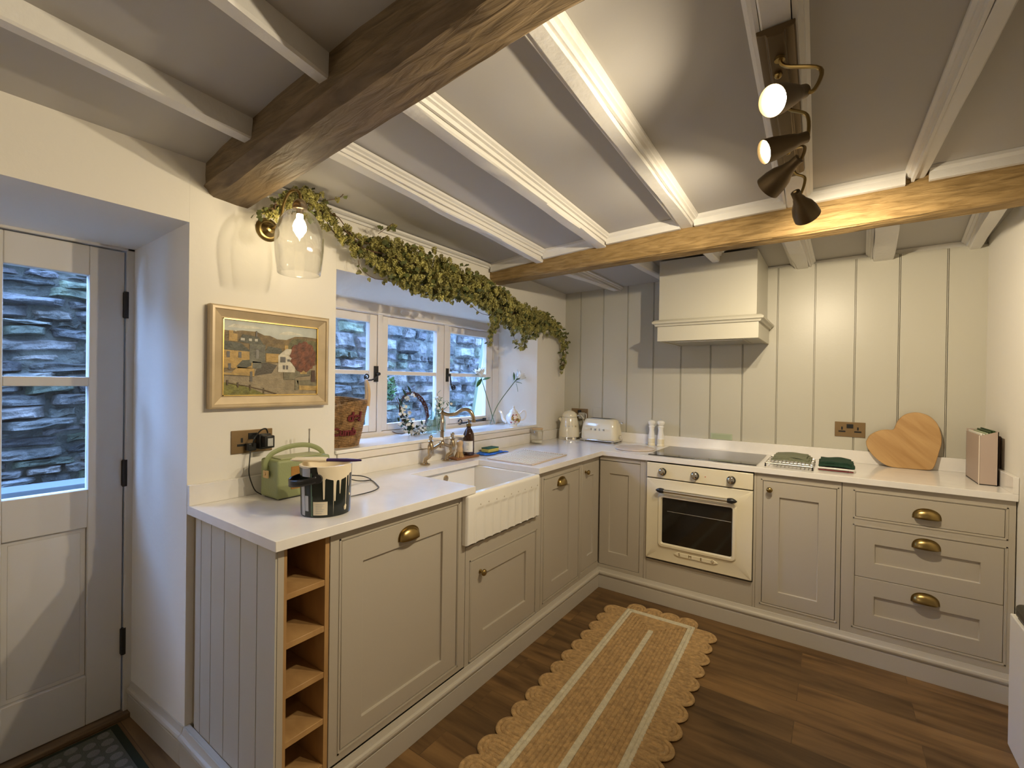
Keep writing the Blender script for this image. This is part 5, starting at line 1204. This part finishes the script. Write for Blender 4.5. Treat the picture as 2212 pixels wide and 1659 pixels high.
b = B(); at_ = atan2(CAM.y-tc_.y, CAM.x-tc_.x); tp = [(.026, .010), (.042, .024), (.055, .046), (.056, .062), (.048, .082), (.034, .098)]
def tprof(z):
    for (r0, z0_), (r1, z1_) in zip(tp, tp[1:]):
        if z <= z1_: return lerp(r0, r1, (z-z0_)/(z1_-z0_))
    return .034
for k in range(26):
    aa, zz = at_+rnd.gauss(.15, .42), .050+rnd.gauss(0, .014)
    if zz < .022 or zz > .085: continue
    R = tprof(zz)+.0006; sz = rnd.uniform(.004, .009)
    b.cur = k % 3; b.add([tuple(tc_+Vector(((R+.0002*(k % 3))*cos(aa+sz*cos(t)/R), (R+.0002*(k % 3))*sin(aa+sz*cos(t)/R), zz+sz*sin(t)))) for t in [2*pi*i/8 for i in range(8)]], [tuple(range(8))])
b.build('painted_flowers', [mat('flower_pink', (.42, .10, .10), .2), mat('flower_gold', (.60, .36, .09), .2), mat('flower_leaf', (.20, .16, .04), .2)], bd)
# wreath
wc = Vector((-.235, -1.462, 1.170)); r = empty('twig_wreath', (wc.x, wc.y, 1.037), 'round willow-twig wreath with white blossom leaning on the window', 'wreath')
b = B()
for k in range(9):
    ph = rnd.uniform(0, 6); q_ = [wc+Vector((.009*sin(5*a+ph)+.035*(-(sin(a))), (.104+.008*cos(4*a+ph))*cos(a), (.112+.008*cos(4*a+ph))*sin(a))) for a in [2*pi*i/60 for i in range(60)]]
    b.tube(q_, rnd.uniform(.0022, .0038), 6, closed=True)
b.build('twigs', M['twig'], r, smooth=True)
bl, bf_ = B(), B()
for k in range(200):
    a = rnd.gauss(radians(235), radians(42)); R = .108+rnd.gauss(0, .016); p_ = wc+Vector((.02+rnd.gauss(0, .014)-.03*sin(a), R*cos(a), .112/.104*R*sin(a)))
    p_.z = max(p_.z, 1.047)
    if k % 5 < 2: blossom(bf_, p_, rnd.uniform(.009, .015), rnd)
    else: leafblade(bl, p_, (rnd.gauss(.3, .6), rnd.gauss(0, 1), rnd.gauss(0, 1)), rnd.uniform(.018, .034), .014)
for a in (radians(105), radians(128), radians(160)):
    for q_ in range(4): blossom(bf_, wc+Vector((.02, .104*cos(a)+rnd.gauss(0, .008), .112*sin(a)+rnd.gauss(0, .008))), .013, rnd)
    leafblade(bl, wc+Vector((0, .104*cos(a), .112*sin(a))), (0, -.4, 1), .06, .024)
bl.build('leaves', M['leafdk'], r, fix=False); bf_.build('blossoms', M['petal'], r, fix=False)
b = B(); b.tube(curve([wc+Vector((.03, -.10, -.118)), wc+Vector((.05, -.14, -.120)), wc+Vector((.05, -.18, -.112)), wc+Vector((.05, -.21, -.100))], 4), .002, 6); b.tube(curve([wc+Vector((0, -.09, -.02)), wc+Vector((0, -.115, .04)), wc+Vector((0, -.14, .085))], 4), .002, 6); b.build('loose_twigs', M['twig'], r, smooth=True)
# bottles
def bottle(c_, R, H, neck, label, m_=None):
    r = empty('glass_bottle', c_, label, 'glass bottle', 'clear bottles on the sill')
    b = B(); b.openlathe([(.0001, .001), (R*.9, .001), (R, .004), (R, H*.55), (R*.82, H*.70), (neck, H*.80), (neck, H*.96), (neck*1.25, H), (neck*1.05, H), (neck*.82, H*.95), (neck*.82, H*.81), (R*.76, H*.69), (R*.93, H*.54), (R*.93, .008), (.0001, .006)], c_, 36)
    b.build('glass', M['tglass'], r, smooth=True, angle=60); return r
bottle((-.150, -1.395, 1.0372), .034, .135, .010, 'small clear round-shouldered bottle standing right of the wreath')
r = empty('carafe', (-.185, -1.295, 1.0372), 'wide-necked clear carafe with leafy white blossom, right of the small bottle', 'carafe')
b = B(); b.openlathe([(.0001, .001), (.036, .001), (.040, .005), (.040, .075), (.030, .105), (.026, .125), (.032, .150), (.0305, .150), (.0245, .125), (.0285, .104), (.0375, .074), (.0375, .009), (.0001, .007)], (-.185, -1.295, 1.0372), 36); b.build('glass', M['tglass'], r, smooth=True, angle=60)
r = empty('blossom_spray', (-.185, -1.295, 1.045), 'spray of white blossom and narrow leaves standing in the carafe', 'flowers')
bs, bl, bf_ = B(), B(), B(); c_ = Vector((-.185, -1.295, 1.045))
for k in range(9):
    a = rnd.uniform(0, 2*pi); tip = c_+Vector((.02*cos(a)+.01, .055*cos(a*1.7)+.02, .16+rnd.uniform(0, .11))); mid_ = c_+Vector((.008*cos(a), .012*sin(a), .10))
    P = curve([c_+Vector((rnd.gauss(0, .01), rnd.gauss(0, .01), 0)), mid_, tip], 5); bs.tube(P, .0015, 5)
    for p_ in P[4:]:
        leafblade(bl, p_, (rnd.gauss(0, .7), rnd.gauss(0, 1), .6), rnd.uniform(.022, .040), .009)
        if rnd.random() < .75: blossom(bf_, p_+Vector((rnd.gauss(0, .01), rnd.gauss(0, .01), 0)), .011, rnd)
bs.build('stems', M['stem'], r, smooth=True); bl.build('leaves', M['leaf'], r, fix=False); bf_.build('blossoms', M['petal'], r, fix=False)

# ------------------------------------------------------------------ hop garland
r = empty('hop_garland', (.08, -1.2, 1.9), 'dried hop garland hanging along the ceiling above the window', 'garland')
PATH = [(.10, -2.52, 1.99, .014), (.09, -2.46, 2.055, .034), (.10, -2.37, 2.085, .056), (.09, -2.27, 2.055, .042), (.085, -2.19, 2.005, .032), (.085, -2.08, 1.975, .052), (.10, -1.95, 1.955, .098), (.105, -1.82, 1.935, .112), (.105, -1.68, 1.92, .112), (.105, -1.52, 1.92, .100), (.105, -1.36, 1.925, .092), (.10, -1.20, 1.91, .092), (.10, -1.06, 1.865, .102), (.10, -.94, 1.83, .100), (.095, -.80, 1.80, .088), (.09, -.66, 1.795, .078), (.085, -.52, 1.815, .070), (.08, -.38, 1.80, .052), (.07, -.27, 1.77, .036), (.06, -.19, 1.725, .020), (.055, -.13, 1.67, .014), (.05, -.11, 1.60, .012), (.05, -.12, 1.52, .012), (.05, -.15, 1.45, .008)]
rnd = random.Random(11); bh, bhl, bv = B(), B(), B()
def hopcone(b, p, L, rnd):
    ax = Vector((rnd.gauss(0, .5), rnd.gauss(0, .5), -1+rnd.gauss(0, .5))).normalized(); t = ax.orthogonal().normalized(); s_ = ax.cross(t)
    for lay in range(4):
        h = lay/3.2; n_ = (5, 5, 4, 3)[lay]; R = L*(.36, .40, .30, .14)[lay]
        for k in range(n_):
            a = 2*pi*(k+lay*.5)/n_; o_ = t*cos(a)+s_*sin(a); sd = ax.cross(o_)
            c_ = p+ax*L*h*.8; w_ = L*.26
            b.add([c_+o_*R*.35, c_+o_*R+sd*w_+ax*L*.12, c_+o_*R*1.02+ax*L*.34, c_+o_*R-sd*w_+ax*L*.12], [(0, 1, 2, 3)])
def hopleaf(b, p, L, rnd):
    d = Vector((rnd.gauss(0, 1), rnd.gauss(0, 1), rnd.gauss(-.3, .8))).normalized(); s_ = d.orthogonal().normalized(); nn_ = d.cross(s_)
    P = [(0, 0), (.25, .42), (.45, .22), (.62, .34), (1, 0), (.62, -.34), (.45, -.22), (.25, -.42)]
    b.add([p+d*L*x+s_*L*y+nn_*L*(.15*abs(y)-.1*x*x) for x, y in P], [tuple(range(8))])
CP = curve([p[:3] for p in PATH], 10); CR = [c_.x for c_ in curve([(p[3], 0, 0) for p in PATH], 10)]
def inside(p):  # keep foliage in the room, below ceiling, out of the wall and beams
    zt = zc(p.x, p.y)-.012
    if -1.06 < p.y < -.88: zt = min(zt, 1.985)
    if p.y < -2.50: zt = min(zt, 2.00)
    p.z = min(p.z, zt); p.x = max(p.x, .014)
    if p.y > -.02: p.y = -.02
    return p
tot = sum((CP[i+1]-CP[i]).length*max(.25, CR[i]/.05)**1.35 for i in range(len(CP)-1)); NH = 2300
for i in range(len(CP)-1):
    seg = (CP[i+1]-CP[i]).length; n_ = NH*seg*max(.25, CR[i]/.05)**1.35/tot; n_ = int(n_)+(rnd.random() < n_ % 1)
    for _ in range(n_):
        t = rnd.random(); c_ = CP[i].lerp(CP[i+1], t); R = CR[i]
        a = rnd.uniform(0, 2*pi); q_ = R*sqrt(rnd.uniform(.10, 1))*(rnd.uniform(1.1, 1.5) if rnd.random() < .14 else 1)
        p = inside(c_+Vector((cos(a)*q_*.75, rnd.gauss(0, .01), sin(a)*q_)))
        if rnd.random() < .76: hopcone(bh, p, rnd.uniform(.022, .034), rnd)
        else: hopleaf(bhl, p, rnd.uniform(.024, .042), rnd)
def sprig(pts, n_, hopn=.6, sz=1):
    P = curve(pts, 8); bv.tube(P, .0014, 5)
    for _ in range(n_):
        i = rnd.randrange(1, len(P)); p = inside(P[i]+Vector((rnd.gauss(0, .009), rnd.gauss(0, .009), rnd.gauss(0, .009))))
        if rnd.random() < hopn: hopcone(bh, p, rnd.uniform(.018, .026)*sz, rnd)
        else: hopleaf(bhl, p, rnd.uniform(.022, .034), rnd)
sprig([(.09, -1.14, 1.86), (.10, -1.13, 1.76), (.10, -1.14, 1.68), (.10, -1.15, 1.60)], 60)
sprig([(.10, -1.10, 1.84), (.11, -1.08, 1.76), (.11, -1.12, 1.68)], 40)
sprig([(.10, -.98, 1.80), (.12, -.95, 1.70), (.12, -.91, 1.64), (.12, -.85, 1.60), (.12, -.79, 1.595)], 26)
sprig([(.10, -.86, 1.79), (.11, -.84, 1.70), (.12, -.80, 1.66), (.12, -.80, 1.595)], 22)
sprig([(.09, -.72, 1.78), (.10, -.70, 1.70), (.11, -.76, 1.64), (.12, -.82, 1.62)], 22)
sprig([(.08, -.60, 1.78), (.09, -.60, 1.72), (.09, -.64, 1.68)], 24)
sprig([(.09, -1.42, 1.86), (.11, -1.36, 1.81), (.12, -1.28, 1.77), (.12, -1.20, 1.765)], 3)
sprig([(.09, -2.10, 1.95), (.08, -2.10, 1.88), (.08, -2.03, 1.84), (.08, -1.96, 1.84)], 14)
sprig([(.09, -1.90, 1.90), (.10, -1.85, 1.85), (.10, -1.78, 1.83)], 44)
sprig([(.09, -1.66, 1.88), (.11, -1.62, 1.83), (.11, -1.55, 1.83)], 40)
sprig([(.07, -.22, 1.80), (.06, -.12, 1.76), (.05, -.07, 1.70), (.045, -.03, 1.66)], 26, .1)
sprig([(.06, -.20, 1.74), (.05, -.12, 1.64), (.05, -.15, 1.54), (.05, -.16, 1.47)], 34, .15)
sprig([(.11, -2.30, 2.10), (.13, -2.24, 2.13), (.14, -2.22, 2.16)], 3, .3)
sprig([(.11, -2.02, 2.04), (.13, -1.98, 2.08), (.13, -1.95, 2.105)], 6, .6)
sprig([(.09, -2.50, 2.0), (.10, -2.535, 1.985), (.10, -2.555, 1.955)], 7, .3)
for off in ((0, 0), (.012, .02), (-.01, -.015)):
    bv.tube([inside(c_+Vector((off[0]+.008*sin(i*.35+off[1]*90), 0, off[1]+.010*cos(i*.30+off[0]*90)))) for i, c_ in enumerate(CP)], .0034 if off == (0, 0) else .0022, 6)
bv.build('vine', M['vine'], r, smooth=True); bh.build('hop_cones', M['hop'], r, fix=False); bhl.build('hop_leaves', M['hopdk'], r, fix=False)
